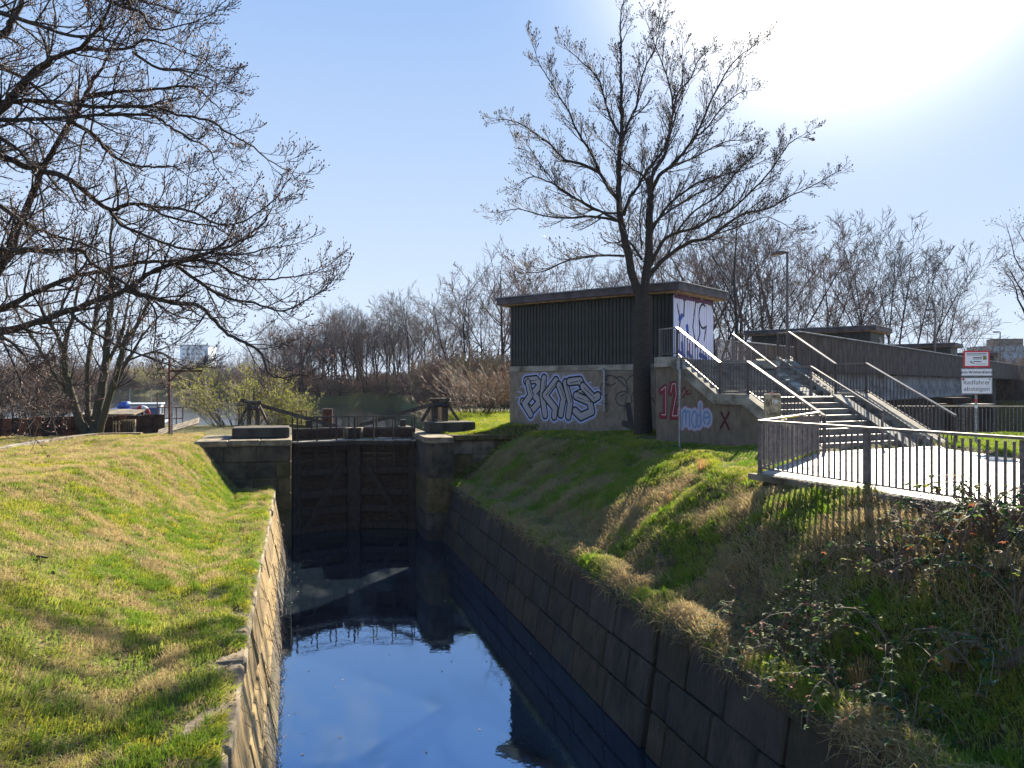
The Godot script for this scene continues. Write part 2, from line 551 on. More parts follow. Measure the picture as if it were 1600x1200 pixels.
func build_canal() -> void:
	var o := thing("canal_wall", "low sunlit sandstone canal wall with pale worn coping below the grass bank", "wall", Vector3.ZERO, CANAL_TURN)
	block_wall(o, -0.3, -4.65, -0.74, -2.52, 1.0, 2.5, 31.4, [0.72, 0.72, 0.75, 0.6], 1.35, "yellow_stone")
	coping_row(o, -1.3, -0.7, -2.3, 0.24, 2.5, 31.4, 1.5, M.coping)
	o = thing("canal_wall", "dark shaded canal wall of big stone blocks under the bramble slope", "wall", Vector3.ZERO, CANAL_TURN)
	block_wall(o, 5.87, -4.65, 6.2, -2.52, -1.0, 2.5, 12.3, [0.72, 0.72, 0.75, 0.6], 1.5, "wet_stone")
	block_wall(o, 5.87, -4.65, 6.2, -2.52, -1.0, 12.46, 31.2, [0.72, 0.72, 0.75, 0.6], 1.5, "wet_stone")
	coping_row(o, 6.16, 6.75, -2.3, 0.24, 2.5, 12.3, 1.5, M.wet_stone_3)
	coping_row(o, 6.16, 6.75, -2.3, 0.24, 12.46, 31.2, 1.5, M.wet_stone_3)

	# the two piers that carry the gates
	o = thing("lock_pier", "broad stone lock pier beside the sunlit grass bank", "lock pier", Vector3.ZERO, CANAL_TURN)
	var b := MB.new()
	b.box(Vector3(-1.9, -3.3, -33.4), Vector3(3.3, 5.5, 3.6))
	part("backing", b.mesh(M.dark_concrete), o)
	var y := -0.62
	for row in 8:
		var h := 0.62
		var x := -3.6
		var k := 0
		while x < -0.15:
			var l := minf(r(0.8, 1.25) * (0.55 if k == 0 and row % 2 else 1.0), -0.13 - x)
			if -0.13 - x - l < 0.35:
				l = -0.13 - x
			k += 1
			part("stone_block", boxm(Vector3(l - 0.012, h - 0.014, 0.4), M["stone_%d" % (rng.randi() % 4)], 0.02), o, at(Vector3(x + l * 0.5, y - h * 0.5, -31.6 + r(-0.01, 0.01))))
			x += l
		for q in 2:
			part("stone_block", boxm(Vector3(0.4, h - 0.014, 1.55), M["yellow_stone_%d" % (rng.randi() % 4)], 0.02), o, at(Vector3(-0.33, y - h * 0.5, -32.6 - 1.57 * q)))
		y -= h
	for q in 3:
		part("coping_stone", boxm(Vector3(1.17, 0.23, 1.7), M.coping, 0.03), o, at(Vector3(-3.06 + 1.185 * q, -0.505 + r(-0.006, 0.006), -32.2)))
		part("coping_stone", boxm(Vector3(1.17, 0.23, 2.1), M.coping, 0.03), o, at(Vector3(-3.06 + 1.185 * q, -0.505 + r(-0.006, 0.006), -34.15)))
	o = one("stone_kerb_block", boxm(Vector3(2.2, 0.42, 1.7), M.dark_concrete, 0.04), "long raised stone block on the lock pier by the grass bank, under the winch", "stone block", at(canal(33.3, -0.17, -1.3), Basis(UP, CANAL_TURN)))
	o = thing("lock_pier", "dark stone lock pier with a rounded corner below the graffiti hut", "lock pier", Vector3.ZERO, CANAL_TURN)
	y = -0.62
	for row in 8:
		var h := 0.72
		b = MB.new()
		b.slab(rounded_course(5.2 + r(-0.008, 0.008), 6.34, -35.4, -31.1 + r(-0.008, 0.008), 0.42), y - h + 0.016, y)
		part("stone_course", b.mesh(M["stone_%d" % (rng.randi() % 4)] if row < 5 else M["wet_stone_%d" % (rng.randi() % 4)]), o)
		y -= h
	b = MB.new()
	b.slab(rounded_course(5.24, 6.3, -35.36, -31.14, 0.42), -6.5, -0.63)
	part("backing", b.mesh(M.dark_concrete), o)
	b = MB.new()
	b.slab(rounded_course(5.15, 6.3, -35.4, -31.05, 0.45), -0.62, -0.39)
	part("coping_stone", b.mesh(M.coping), o)
	y = -0.62
	for row in 4:
		var h := 0.6
		var x := 6.34
		while x < 9.9:
			var l := minf(r(0.7, 1.15), 10.0 - x)
			if 10.0 - x - l < 0.3:
				l = 10.0 - x
			part("stone_block", boxm(Vector3(l - 0.012, h - 0.014, 0.4), M["concrete"] if rng.randf() < 0.4 else M["stone_%d" % (rng.randi() % 4)], 0.02), o, at(Vector3(x + l * 0.5, y - h * 0.5, -32.5 + r(-0.012, 0.012))))
			x += l
		y -= h
	for q in 3:
		part("coping_stone", boxm(Vector3(1.2, 0.23, 0.62), M.stone_3, 0.03), o, at(Vector3(6.92 + 1.215 * q, -0.505, -32.46)))
	one("stone_kerb_block", boxm(Vector3(2.1, 0.48, 1.5), M.dark_concrete, 0.04), "long raised stone block on the lock pier below the graffiti hut, under the winch", "stone block", at(canal(34.3, -0.14, 6.75), Basis(UP, CANAL_TURN)))

# ---------------------------------------------------------------- lock gates
func gate_leaf(label: String, hinge: Vector3, s: float) -> void:
	var o := thing("lock_gate", label, "lock gate", hinge, CANAL_TURN + 0.323 * s)
	var w := 2.82
	var X := func(f: float) -> float: return s * f
	part("heel_post", boxm(Vector3(0.34, 5.6, 0.36), M.gate_wood, 0.02), o, at(Vector3(s * 0.17, -3.5, 0)))
	part("mitre_post", boxm(Vector3(0.32, 6.1, 0.36), M.gate_wood, 0.02), o, at(Vector3(s * (w - 0.16), -3.2, 0)))
	part("post_head", boxm(Vector3(0.36, 0.52, 0.4), M.concrete, 0.03), o, at(Vector3(s * (w - 0.19), -0.41, -0.04)))
	for y in [-0.98, -2.05, -3.0, -3.72, -4.5]:
		part("crossbeam", boxm(Vector3(w - 0.7, 0.3 if y < -1.5 else 0.34, 0.3), M.gate_wood, 0.02), o, at(Vector3(s * (w * 0.5), y, 0.0)))
	var k := 0
	var y := -0.84
	while y > -5.9:
		var h := r(0.21, 0.26)
		part("plank", boxm(Vector3(w - 0.62, h - 0.012, 0.07), M.gate_plank, 0.008), o, at(Vector3(s * w * 0.5, y - h * 0.5, -0.19 + r(-0.008, 0.008))))
		y -= h
		k += 1
	var b := MB.new()
	b.bar(Vector3(s * (w - 0.55), -1.75, 0.17), Vector3(s * 0.45, -4.6, 0.17), 0.24, 0.09, Vector3(0, 0, 1))
	part("brace", b.mesh(M.gate_wood), o)
	for x in [1.0, 1.85]:
		part("stile", boxm(Vector3(0.16, 1.2, 0.1), M.gate_wood, 0.01), o, at(Vector3(s * x, -1.5, 0.15)))
	var deck := part("walkway", boxm(Vector3(w + 0.1, 0.07, 0.72), M.concrete_pale, 0.015), o, at(Vector3(s * w * 0.5, -0.685, 0.12)))
	part("walkway_beam", boxm(Vector3(w, 0.16, 0.08), M.gate_wood, 0.01), o, at(Vector3(s * w * 0.5, -0.805, 0.42)))
	part("guard_board", boxm(Vector3(w - 0.5, 0.42, 0.06), M.rust_dark, 0.01), o, at(Vector3(s * (w * 0.5 - 0.1), -0.4, -0.36)))
	part("guard_ledge", boxm(Vector3(w - 0.5, 0.05, 0.16), M.iron, 0.01), o, at(Vector3(s * (w * 0.5 - 0.1), -0.16, -0.36)))
	for z in [0.44, -0.22]:
		for q in 4:
			part("railing_post", boxm(Vector3(0.055, 1.03, 0.055), M.iron, 0.006), deck, at(Vector3(s * (0.12 + q * 0.86 - w * 0.5), 0.545, z - 0.12)))
		part("railing_bar", boxm(Vector3(2.64, 0.035, 0.035), M.iron), deck, at(Vector3(0, 1.045, z - 0.12)))
		part("railing_bar", boxm(Vector3(2.64, 0.025, 0.025), M.iron), deck, at(Vector3(0, 0.505, z - 0.12)))

func winch(label: String, base: Vector3, s: float) -> Node3D:
	var o := thing("gate_winch", label, "winch", base, CANAL_TURN)
	for x in [-0.24, 0.24]:
		part("post", boxm(Vector3(0.26, 0.92, 0.3), M.old_wood, 0.02), o, at(Vector3(x, 0.46, 0)))
		var b := MB.new()
		b.bar(Vector3(x * 1.3, 0.85, 0.02), Vector3(x * 3.6, 0.0, 0.1), 0.14, 0.12)
		part("strut", b.mesh(M.old_wood), o)
	part("cap", boxm(Vector3(0.95, 0.12, 0.36), M.old_wood, 0.02), o, at(Vector3(0, 0.98, 0)))
	var c := MB.new()
	c.rod(Vector3(-0.3, 0.72, 0.2), Vector3(0.3, 0.72, 0.2), 0.09, 10)
	part("drum", c.mesh(M.iron), o)
	c = MB.new()
	c.rod(Vector3(s * 0.1, 0.9, -0.1), Vector3(s * 1.0, 0.82, -0.2), 0.025, 6)
	part("crank_rod", c.mesh(M.iron), o)
	return o

func push_bar(label: String, a: Vector3, b: Vector3) -> void:
	var o := thing("push_bar", label, "beam", a)
	var c := MB.new()
	c.bar(Vector3.ZERO, b - a, 0.12, 0.14)
	part("beam", c.mesh(M.old_wood), o)
	c = MB.new()
	c.bar((b - a) * 0.02 + Vector3(0, 0.085, 0), (b - a) * 0.98 + Vector3(0, 0.085, 0), 0.05, 0.025)
	part("toothed_rack", c.mesh(M.iron), o)
	c = MB.new()
	c.rod(b - a + Vector3(0, -0.35, 0), b - a + Vector3(0, 0.1, 0), 0.05)
	part("pin", c.mesh(M.iron), o)

func paddle_gear(label: String, p: Vector3, white: bool) -> void:
	var o := thing("paddle_gear", label, "lock gear", p, CANAL_TURN)
	part("housing", boxm(Vector3(0.26, 0.55, 0.26), M.iron, 0.02), o, at(Vector3(0, 0.5, 0)))
	part("post", boxm(Vector3(0.12, 0.5, 0.12), M.iron, 0.01), o, at(Vector3(0, 0.1, 0)))
	for x in [-0.3, 0.32]:
		var b := MB.new()
		b.rod(Vector3(x * 0.3, 0.42, 0.06), Vector3(x, -0.1, 0.1), 0.022, 6)
		part("strut", b.mesh(M.galvanised if white else M.iron), o)

func build_lock() -> void:
	gate_leaf("dark timber lock gate leaf hinged on the broad pier by the grass bank", canal(34.2, 0, -0.13), 1.0)
	gate_leaf("dark timber lock gate leaf hinged on the rounded pier below the hut", canal(34.2, 0, 5.25), -1.0)
	winch("old timber gate winch standing on the stone block by the green bush", Vector3(-11.24, 0.03, -33.4), -1.0).scale = Vector3(0.72, 1.0, 0.9)
	winch("old timber gate winch standing on the stone block by the brown bush", Vector3(-3.33, 0.1, -35.4), 1.0)
	var o := thing("winch_lever", "thin upright iron lever rising beside the winch by the green bush", "lever", Vector3(-11.60, 0.0, -34.2))
	var b := MB.new()
	b.rod(Vector3(0, 0.0, 0), Vector3(0.12, 1.62, 0), 0.028, 6)
	part("lever", b.mesh(M.iron), o)
	push_bar("long dark push beam sloping from the winch by the green bush down to the gate", Vector3(-11.90, 1.10, -33.6), Vector3(-7.60, -0.28, -35.2))
	push_bar("long dark push beam sloping from the winch by the brown bush down to the gate", Vector3(-2.82, 1.10, -35.2), Vector3(-7.20, -0.18, -36.0))
	paddle_gear("dark paddle gear box with iron struts on the gate near the green bush", Vector3(-9.35, -0.65, -35.3), false)
	paddle_gear("dark paddle gear box with pale galvanised struts on the gate near the brown bush", Vector3(-5.14, -0.65, -36.1), true)
	# mooring pile and the rusty frames in the upper water
	o = thing("mooring_pile", "square rust-red steel pile standing in the water behind the lock gate", "pile", Vector3(-9.84, -3.0, -41.0), 0.2)
	part("pile", boxm(Vector3(0.5, 3.42, 0.44), M.rust, 0.03), o, at(Vector3(0, 1.71, 0)))
	part("cap_plate", boxm(Vector3(0.54, 0.05, 0.48), M.rust_dark), o, at(Vector3(0, 3.45, 0)))
	part("band", boxm(Vector3(0.52, 0.07, 0.46), M.rust_dark), o, at(Vector3(0, 2.6, 0)))
	o = thing("pipe_frame", "rusty pipe frame at the water between the green bush and the rust-red pile", "railing", Vector3(-11.07, -1.9, -40.0))
	for x in [-0.38, 0.12, 0.38]:
		b = MB.new()
		b.rod(Vector3(x, 0, 0), Vector3(x, 2.3, 0), 0.03, 6)
		part("post", b.mesh(M.rust), o)
	b = MB.new()
	b.rod(Vector3(-0.38, 2.3, 0), Vector3(0.38, 2.3, 0), 0.03, 6)
	part("top_bar", b.mesh(M.rust), o)
	# upper head of the lock: side walls of the approach
	for k in 2:
		o = thing("approach_wall", ["stone side wall of the lock approach behind the gate, on the green bush side", "stone side wall of the lock approach behind the gate, on the hut side"][k], "wall", Vector3.ZERO, CANAL_TURN)
		for q in 3:
			part("stone_block", boxm(Vector3(0.6, 3.4, 1.9), M["stone_%d" % q], 0.03), o, at(Vector3(-0.43 if k == 0 else 5.6, -2.12, -36.4 - 1.92 * q)))

# ---------------------------------------------------------------- railings
func railing(o: Node3D, pts: Array, height: float, gap: float, posts: Array, rail_w := 0.12, paint := "rail_paint") -> void:
	var bal := boxm(Vector3(0.036, height - 0.17, 0.02) if paint == "rail_paint" else Vector3(0.03, height - 0.17, 0.012), M[paint])
	var post := boxm(Vector3(0.1, height - 0.02, 0.05), M[paint], 0.006)
	for k in pts.size() - 1:
		var a: Vector3 = pts[k]
		var b: Vector3 = pts[k + 1]
		var flat := Vector2(b.x - a.x, b.z - a.z)
		var turn := Basis(UP, -flat.angle())
		var m := MB.new()
		m.bar(a + UP * height, b + UP * height, rail_w, 0.04)
		part("handrail", m.mesh(M.handrail), o)
		m = MB.new()
		m.bar(a + UP * 0.1, b + UP * 0.1, 0.05, 0.03)
		part("bottom_rail", m.mesh(M[paint]), o)
		var n := maxi(2, roundi(flat.length() / gap))
		for j in range(1, n):
			var p := a.lerp(b, float(j) / n)
			part("baluster", bal, o, at(p + UP * (0.11 + (height - 0.17) * 0.5), turn))
		var c: int = posts[k]
		for j in c + 1:
			if j == 0 and k > 0:
				continue
			part("post", post, o, at(a.lerp(b, float(j) / c) + UP * (height * 0.5 - 0.02), turn))

func build_plaza() -> void:
	var b := MB.new()
	# paving in slabs, clipped to the outline of the plaza
	var root := Node3D.new()
	root.name = "plaza"
	add_child(root)
	root.set_meta("kind", "structure")
	var turn := STAIR_TURN
	for i in range(-6, 20):
		for j in range(-16, 14):
			var sq := PackedVector2Array()
			for c in [Vector2(0.006, 0.006), Vector2(0.994, 0.006), Vector2(0.994, 0.994), Vector2(0.006, 0.994)]:
				var q: Vector2 = (Vector2(i + (0.5 if j % 2 else 0.0), j) + c)
				sq.append(Vector2(8.15 + q.x * cos(turn) - q.y * sin(turn), 20.3 + q.x * sin(turn) + q.y * cos(turn)))
			for piece in Geometry2D.intersect_polygons(sq, plaza):
				var p2 := PackedVector2Array()
				for c in piece:
					p2.append(Vector2(c.x, -c.y))
				b = MB.new()
				var up := r(-0.002, 0.002)
				b.slab(p2, -0.09, up)
				part("paving_slab", b.mesh(M.paving), root)
	var e := MB.new()
	var inner := PackedVector2Array()
	for c in plaza:
		inner.append(Vector2(c.x, -c.y))
	e.slab(inner, -0.13, -0.05)
	part("bedding", e.mesh(M.concrete), root)
	var o := thing("plaza_kerb", "concrete kerb along the plaza edge under the balustrade above the brambles", "kerb")
	for k in 8:
		var a := Vector3(5.04, -0.075, -15.6).lerp(Vector3(9.3, -0.075, -5.28), k / 8.0)
		var c := Vector3(5.04, -0.075, -15.6).lerp(Vector3(9.3, -0.075, -5.28), (k + 0.985) / 8.0)
		var m := MB.new()
		m.bar(a + Vector3(-0.16, 0, -0.07), c + Vector3(-0.12, 0, -0.05), 0.16, 0.12)
		part("kerb_stone", m.mesh(M.concrete), o)
	o = thing("balustrade", "grey steel balustrade with flat handrail bordering the white plaza above the brambles", "railing")
	railing(o, [Vector3(5.04, 0, -15.6), Vector3(9.14, 0, -5.68)], 1.05, 0.131, [4.0, 0])
	o = thing("balustrade", "short grey balustrade with a yellow stripe running back from the corner to the stairs", "railing")
	railing(o, [Vector3(5.04, 0, -15.6), Vector3(8.05, 0, -20.2)], 1.05, 0.131, [2, 0])
	b = MB.new()
	b.bar(Vector3(5.85, 1.05, -16.84), Vector3(6.75, 1.05, -18.21), 0.128, 0.03)
	part("yellow_stripe", b.mesh(M.sign_yellow), o)
	# cabinet with two painted letters
	o = thing("cabinet", "narrow beige cabinet with the letters M O painted on it behind the balustrade", "cabinet", Vector3(7.12, -0.05, -21.0), -0.25)
	part("case", boxm(Vector3(0.42, 1.58, 0.34), M.pale_wood, 0.015), o, at(Vector3(0, 0.79, 0)))
	for q in [["M", 1.36, 0.0052], ["O", 1.06, 0.0045]]:
		var t := TextMesh.new()
		t.text = q[0]
		t.font = face(false)
		t.font_size = 40
		t.pixel_size = q[2]
		t.depth = 0.004
		t.material = M.sign_black
		part("lettering", t, o, at(Vector3(-0.1, q[1], 0.173)))
	b = MB.new()
	b.rod(Vector3(0.09, 1.38, 0.168), Vector3(0.09, 1.38, 0.174), 0.045, 12)
	part("sticker", b.mesh(M.boat_white), o)
	part("lid_knob", boxm(Vector3(0.09, 0.04, 0.07), M.sign_red, 0.01), o, at(Vector3(-0.02, 1.6, 0)))
	# low balustrade beyond the green
	o = thing("balustrade", "far steel balustrade behind the bright green lawn in front of the footbridge", "railing")
	railing(o, [Vector3(13.4, 0.0, -26.7), Vector3(24.5, 0.0, -26.2)], 1.02, 0.13, [5, 0], 0.07)
	one("retaining_wall", boxm(Vector3(11.6, 4.6, 0.5), M.dark_concrete), "dark retaining wall edging the lawn above the weir pool", "wall", at(Vector3(18.95, -2.32, -27.0), Basis(UP, 0.045)))

func face(bold: bool) -> SystemFont:
	var f := SystemFont.new()
	f.font_names = PackedStringArray(["Droid Sans"])
	if bold:
		f.font_weight = 700
	return f

func text(o: Node3D, s: String, p: Vector3, high: float, bold: bool, m: Material) -> void:
	var t := TextMesh.new()
	t.text = s
	t.font = face(bold)
	t.font_size = 48
	t.pixel_size = high / 48.0
	t.depth = 0.003
	t.material = m
	part("lettering", t, o, at(p))

# ---------------------------------------------------------------- stairs
func prism(poly: Array, x0: float, x1: float, mt: Material) -> ArrayMesh:   # poly of (run, height); run goes away along -z
	var b := MB.new()
	var p := PackedVector2Array(poly)
	var ids := Geometry2D.triangulate_polygon(p)
	for f in ids.size() / 3:
		var q := [p[ids[f * 3]], p[ids[f * 3 + 1]], p[ids[f * 3 + 2]]]
		if (q[1] - q[0]).cross(q[2] - q[0]) > 0.0:
			q = [q[0], q[2], q[1]]
		# seen from -x, with run to the right of -z
		b.tri(Vector3(x0, q[0].y, -q[0].x), Vector3(x0, q[1].y, -q[1].x), Vector3(x0, q[2].y, -q[2].x))
		b.tri(Vector3(x1, q[0].y, -q[0].x), Vector3(x1, q[2].y, -q[2].x), Vector3(x1, q[1].y, -q[1].x))
	var cw := Geometry2D.is_polygon_clockwise(p)
	for f in p.size():
		var a := p[f]
		var c := p[(f + 1) % p.size()]
		if cw:
			var s := a
			a = c
			c = s
		b.quad(Vector3(x0, a.y, -a.x), Vector3(x0, c.y, -c.x), Vector3(x1, c.y, -c.x), Vector3(x1, a.y, -a.x))
	return b.mesh(mt)

func build_stairs() -> void:
	var base := Vector3(8.15, 0, -20.3)
	var o := thing("staircase", "wide concrete staircase in two flights climbing to the footbridge deck", "stairs", base, STAIR_TURN)
	for k in 8:
		var run := 0.3275 if k < 7 else 1.28
		part("step", boxm(Vector3(4.8, 0.174, run + 0.03), M.step, 0.012), o, at(Vector3(2.65, 0.175 * (k + 1) - 0.087, -(0.3275 * k + run * 0.5 - 0.015 + 0.33))))
	for k in 7:
		var run := 0.29 if k < 6 else 0.6
		part("step", boxm(Vector3(4.8, 0.174, run + 0.03), M.step, 0.012), o, at(Vector3(2.65, 1.4 + 0.175 * (k + 1) - 0.087, -(3.9 + 0.29 * k + run * 0.5 - 0.015))))
	part("stair_core", prism([Vector2(0.4, -0.4), Vector2(0.4, 0.0), Vector2(2.65, 1.2), Vector2(4.0, 1.25), Vector2(6.0, 2.4), Vector2(6.9, 2.4), Vector2(6.9, -0.4)], 0.3, 5.0, M.dark_concrete), o)
	var line := [Vector2(0.1, 0.06), Vector2(2.72, 1.5), Vector2(3.92, 1.5), Vector2(5.98, 2.72), Vector2(7.0, 2.72)]
	var drop := [Vector2(7.0, 2.38), Vector2(6.08, 2.38), Vector2(4.02, 1.18), Vector2(2.8, 1.18), Vector2(0.6, -0.08), Vector2(0.1, -0.08)]
	part("stringer", prism(line + drop, -0.08, 0.27, M.concrete_pale), o)
	line = [Vector2(0.0, 0.06), Vector2(2.72, 1.5), Vector2(3.92, 1.5), Vector2(5.98, 2.72), Vector2(6.2, 2.72)]
	drop = [Vector2(6.2, 2.2), Vector2(6.08, 2.2), Vector2(4.02, 1.0), Vector2(2.8, 1.0), Vector2(0.6, -0.12), Vector2(0.0, -0.12)]
	part("stringer", prism(line + drop, 5.05, 5.4, M.concrete_pale), o)
	# pram tracks: two sloping concrete strips over each flight
	for f in [[3.55, 4.0], [4.55, 5.05]]:
		part("pram_track", prism([Vector2(0.0, 0.02), Vector2(2.62, 1.47), Vector2(2.62, 1.3), Vector2(0.3, 0.02)], f[0], f[1], M.concrete_pale), o)
		part("pram_track", prism([Vector2(3.6, 1.41), Vector2(5.94, 2.69), Vector2(5.94, 2.5), Vector2(3.95, 1.41)], f[0], f[1], M.concrete_pale), o)
	for f in [[0.0, 0.02, 2.62, 1.47], [3.6, 1.41, 5.94, 2.69]]:
		var b := MB.new()
		b.bar(Vector3(4.58, f[1] + 0.06, -f[0]), Vector3(4.58, f[3] + 0.06, -f[2]), 0.07, 0.12)
		part("track_curb", b.mesh(M.concrete_pale), o)
	# side wall with the painted letters
	var img := Image.create(1024, 512, false, Image.FORMAT_RGB8)
	concrete_ground(img, Color(0.17, 0.13, 0.09), 21)
	var S := func(a: Array, rad: float, c: Color) -> void: stroke(img, a, rad, c, Vector2(142.2, 142.2), Vector2(7.2, 3.0))
	paint_stair_wall(S)
	var w := prism([Vector2(0.6, -0.5), Vector2(0.6, 0.0), Vector2(2.8, 1.24), Vector2(4.02, 1.24), Vector2(6.08, 2.42), Vector2(7.0, 2.42), Vector2(7.0, -0.5)], 0.0, 0.25, printed(img, 0.92))
	var arr := w.surface_get_arrays(0)
	var uv := PackedVector2Array()
	for p in arr[Mesh.ARRAY_VERTEX]:
		uv.append(Vector2((7.2 + p.z) / 7.2, (3.0 - p.y) / 3.6))
	arr[Mesh.ARRAY_TEX_UV] = uv
	var w2 := ArrayMesh.new()
	w2.add_surface_from_arrays(Mesh.PRIMITIVE_TRIANGLES, arr)
	w2.surface_set_material(0, w.surface_get_material(0))
	part("side_wall", w2, o)
	var right := prism([Vector2(0.6, -0.5), Vector2(0.6, 0.0), Vector2(2.8, 1.1), Vector2(4.02, 1.1), Vector2(6.08, 2.3), Vector2(6.2, 2.3), Vector2(6.2, -4.5), Vector2(4.0, -4.5), Vector2(4.0, -0.5)], 5.1, 5.35, M.concrete)
	part("side_wall", right, o)
	# the platform between stairs and hut
	var t := Transform3D(Basis(UP, STAIR_TURN), base)
	var ring := [t * Vector3(0.02, 0, -5.95), t * Vector3(0.02, 0, -6.98), Vector3(6.1, 0, -29.95), Vector3(6.36, 0, -29.82), Vector3(9.4, 0, -27.45), t * Vector3(5.3, 0, -5.95)]
	var poly := PackedVector2Array()
	for p in ring:
		poly.append(Vector2(p.x, p.z))
	var d := MB.new()
	d.slab(poly, 2.3, 2.62)
	one("landing_platform", d.mesh(M.concrete), "concrete top landing between the staircase and the hut", "landing")
	d = MB.new()
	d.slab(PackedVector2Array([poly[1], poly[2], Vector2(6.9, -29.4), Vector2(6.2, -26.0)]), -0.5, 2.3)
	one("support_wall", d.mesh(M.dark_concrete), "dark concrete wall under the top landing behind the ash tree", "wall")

	o = thing("stair_railing", "steel railing with flat bright handrail on the staircase side nearer the hut", "railing", base, STAIR_TURN)
	var H := 1.06
	railing(o, [Vector3(0.09, 0.0, 0.05), Vector3(0.09, 1.5, -2.72), Vector3(0.09, 1.5, -3.92), Vector3(0.09, 2.72, -5.98), Vector3(0.09, 2.72, -6.9)], H - 0.1, 0.125, [1, 1, 1, 1], 0.12, "rail_dark")
	o = thing("stair_railing", "steel railing with flat bright handrail on the staircase side nearer the signs", "railing", base, STAIR_TURN)
	railing(o, [Vector3(5.22, -0.1, 0.3), Vector3(5.22, 1.5, -2.72), Vector3(5.22, 1.5, -3.92), Vector3(5.22, 2.72, -5.98), Vector3(5.22, 2.72, -6.5)], H - 0.08, 0.125, [1, 1, 1, 1], 0.12, "rail_dark")
	o = thing("stair_railing", "single tubular handrail on thin posts down the middle of the staircase", "railing", base, STAIR_TURN)
	var mid := [Vector3(2.5, 0.12, -0.05), Vector3(2.5, 1.42, -2.55), Vector3(2.5, 1.42, -3.95), Vector3(2.5, 2.62, -5.96)]
	for k in 3:
		var b := MB.new()
		b.bar(mid[k] + UP * 0.92, mid[k + 1] + UP * 0.92, 0.07, 0.045)
		part("handrail", b.mesh(M.handrail), o)
	for k in 4:
		part("post", boxm(Vector3(0.06, 0.92, 0.06), M.rail_paint, 0.006), o, at(mid[k] + UP * 0.45))

# ---------------------------------------------------------------- paint on walls
func concrete_ground(img: Image, c: Color, sd: int) -> void:
	var f := FastNoiseLite.new()
	f.seed = sd
	f.frequency = 0.02
	f.fractal_octaves = 5
	var w := img.get_width()
	var h := img.get_height()
	for y in h:
		for x in w:
			var a := 0.82 + 0.32 * f.get_noise_2d(x, y * 0.6) + 0.14 * f.get_noise_2d(x * 3.0, y * 0.3)
			img.set_pixel(x, y, Color(c.r * a, c.g * a, c.b * a).linear_to_srgb())

func stroke(img: Image, pts: Array, rad: float, c: Color, scale: Vector2, off: Vector2) -> void:
	var s := c.linear_to_srgb()
	var q := []
	for p in pts:
		q.append(Vector2((off.x - p.x) * scale.x, (off.y - p.y) * scale.y))
	for k in maxi(1, q.size() - 1):
		var a: Vector2 = q[k]
		var b: Vector2 = q[mini(k + 1, q.size() - 1)]
		var n := maxi(1, int(a.distance_to(b) / maxf(1.0, rad * 0.25)))
		for j in n + 1:
			var p := a.lerp(b, float(j) / n)
			var ri := int(ceil(rad))
			for dy in range(-ri, ri + 1):
				var w := rad * rad - dy * dy
				if w > 0:
					w = sqrt(w)
					img.fill_rect(Rect2i(int(p.x - w), int(p.y + dy), maxi(1, int(2.0 * w)), 1), s)

func printed(img: Image, rough: float) -> StandardMaterial3D:
	var m := StandardMaterial3D.new()
	m.albedo_texture = ImageTexture.create_from_image(img)
	m.roughness = rough
	return m

func arc(cx: float, cy: float, rx: float, ry: float, a0: float, a1: float, n := 12) -> Array:
	var p := []
	for k in n + 1:
		var a := deg_to_rad(lerpf(a0, a1, float(k) / n))
		p.append(Vector2(cx + cos(a) * rx, cy + sin(a) * ry))
	return p

func paint_stair_wall(S: Callable) -> void:
	# coordinates: run along the stairs (grows away from the camera, so to the left on the wall) and height
	var red := Color(0.2, 0.012, 0.02)
	var black := Color(0.02, 0.02, 0.02)
	var white := Color(0.38, 0.34, 0.36)
	var one_ := [Vector2(6.75, 1.55), Vector2(6.5, 1.68), Vector2(6.5, 0.72), Vector2(6.72, 0.72)]
	var two := [Vector2(6.22, 1.5), Vector2(6.15, 1.78), Vector2(5.98, 1.78), Vector2(5.95, 1.4), Vector2(6.15, 0.7), Vector2(5.86, 0.72), Vector2(5.84, 0.98)]
	for s in [one_, two]:
		S.call(s, 17.0, black)
		S.call(s, 14.0, red)
	for s in [one_, two]:
		var q := []
		for p in s:
			q.append(p + Vector2(-0.03, 0.03))
		S.call(q, 2.6, white)
	var blue := Color(0.14, 0.2, 0.34)
	var ring := Color(0.36, 0.1, 0.16)
	var pale := Color(0.3, 0.32, 0.42)
	var glyphs := [[Vector2(5.62, 0.4), Vector2(5.6, 0.85), Vector2(5.45, 0.95), Vector2(5.42, 0.5), Vector2(5.4, 0.9), Vector2(5.25, 0.9), Vector2(5.24, 0.42)], arc(5.0, 0.66, 0.14, 0.26, 0, 360), [Vector2(4.72, 1.15), Vector2(4.72, 0.55)], arc(4.8, 0.62, 0.12, 0.18, 0, 360), arc(4.42, 0.72, 0.15, 0.2, -60, 250), [Vector2(4.56, 0.72), Vector2(4.3, 0.76)]]
	for g in glyphs:
		S.call(g, 20.0, ring)
	for g in glyphs:
		S.call(g, 17.5, pale)
	for g in glyphs:
		S.call(g, 5.0, blue)
	S.call([Vector2(3.75, 0.92), Vector2(3.42, 0.42)], 6.0, red * 0.3)
	S.call([Vector2(3.42, 0.92), Vector2(3.78, 0.45)], 6.0, red * 0.3)
	S.call([Vector2(5.65, 1.55), Vector2(5.5, 1.7), Vector2(5.35, 1.45), Vector2(5.2, 1.5)], 4.0, red * 0.55)
	S.call([Vector2(5.6, 1.35), Vector2(5.3, 1.6)], 4.0, red * 0.55)

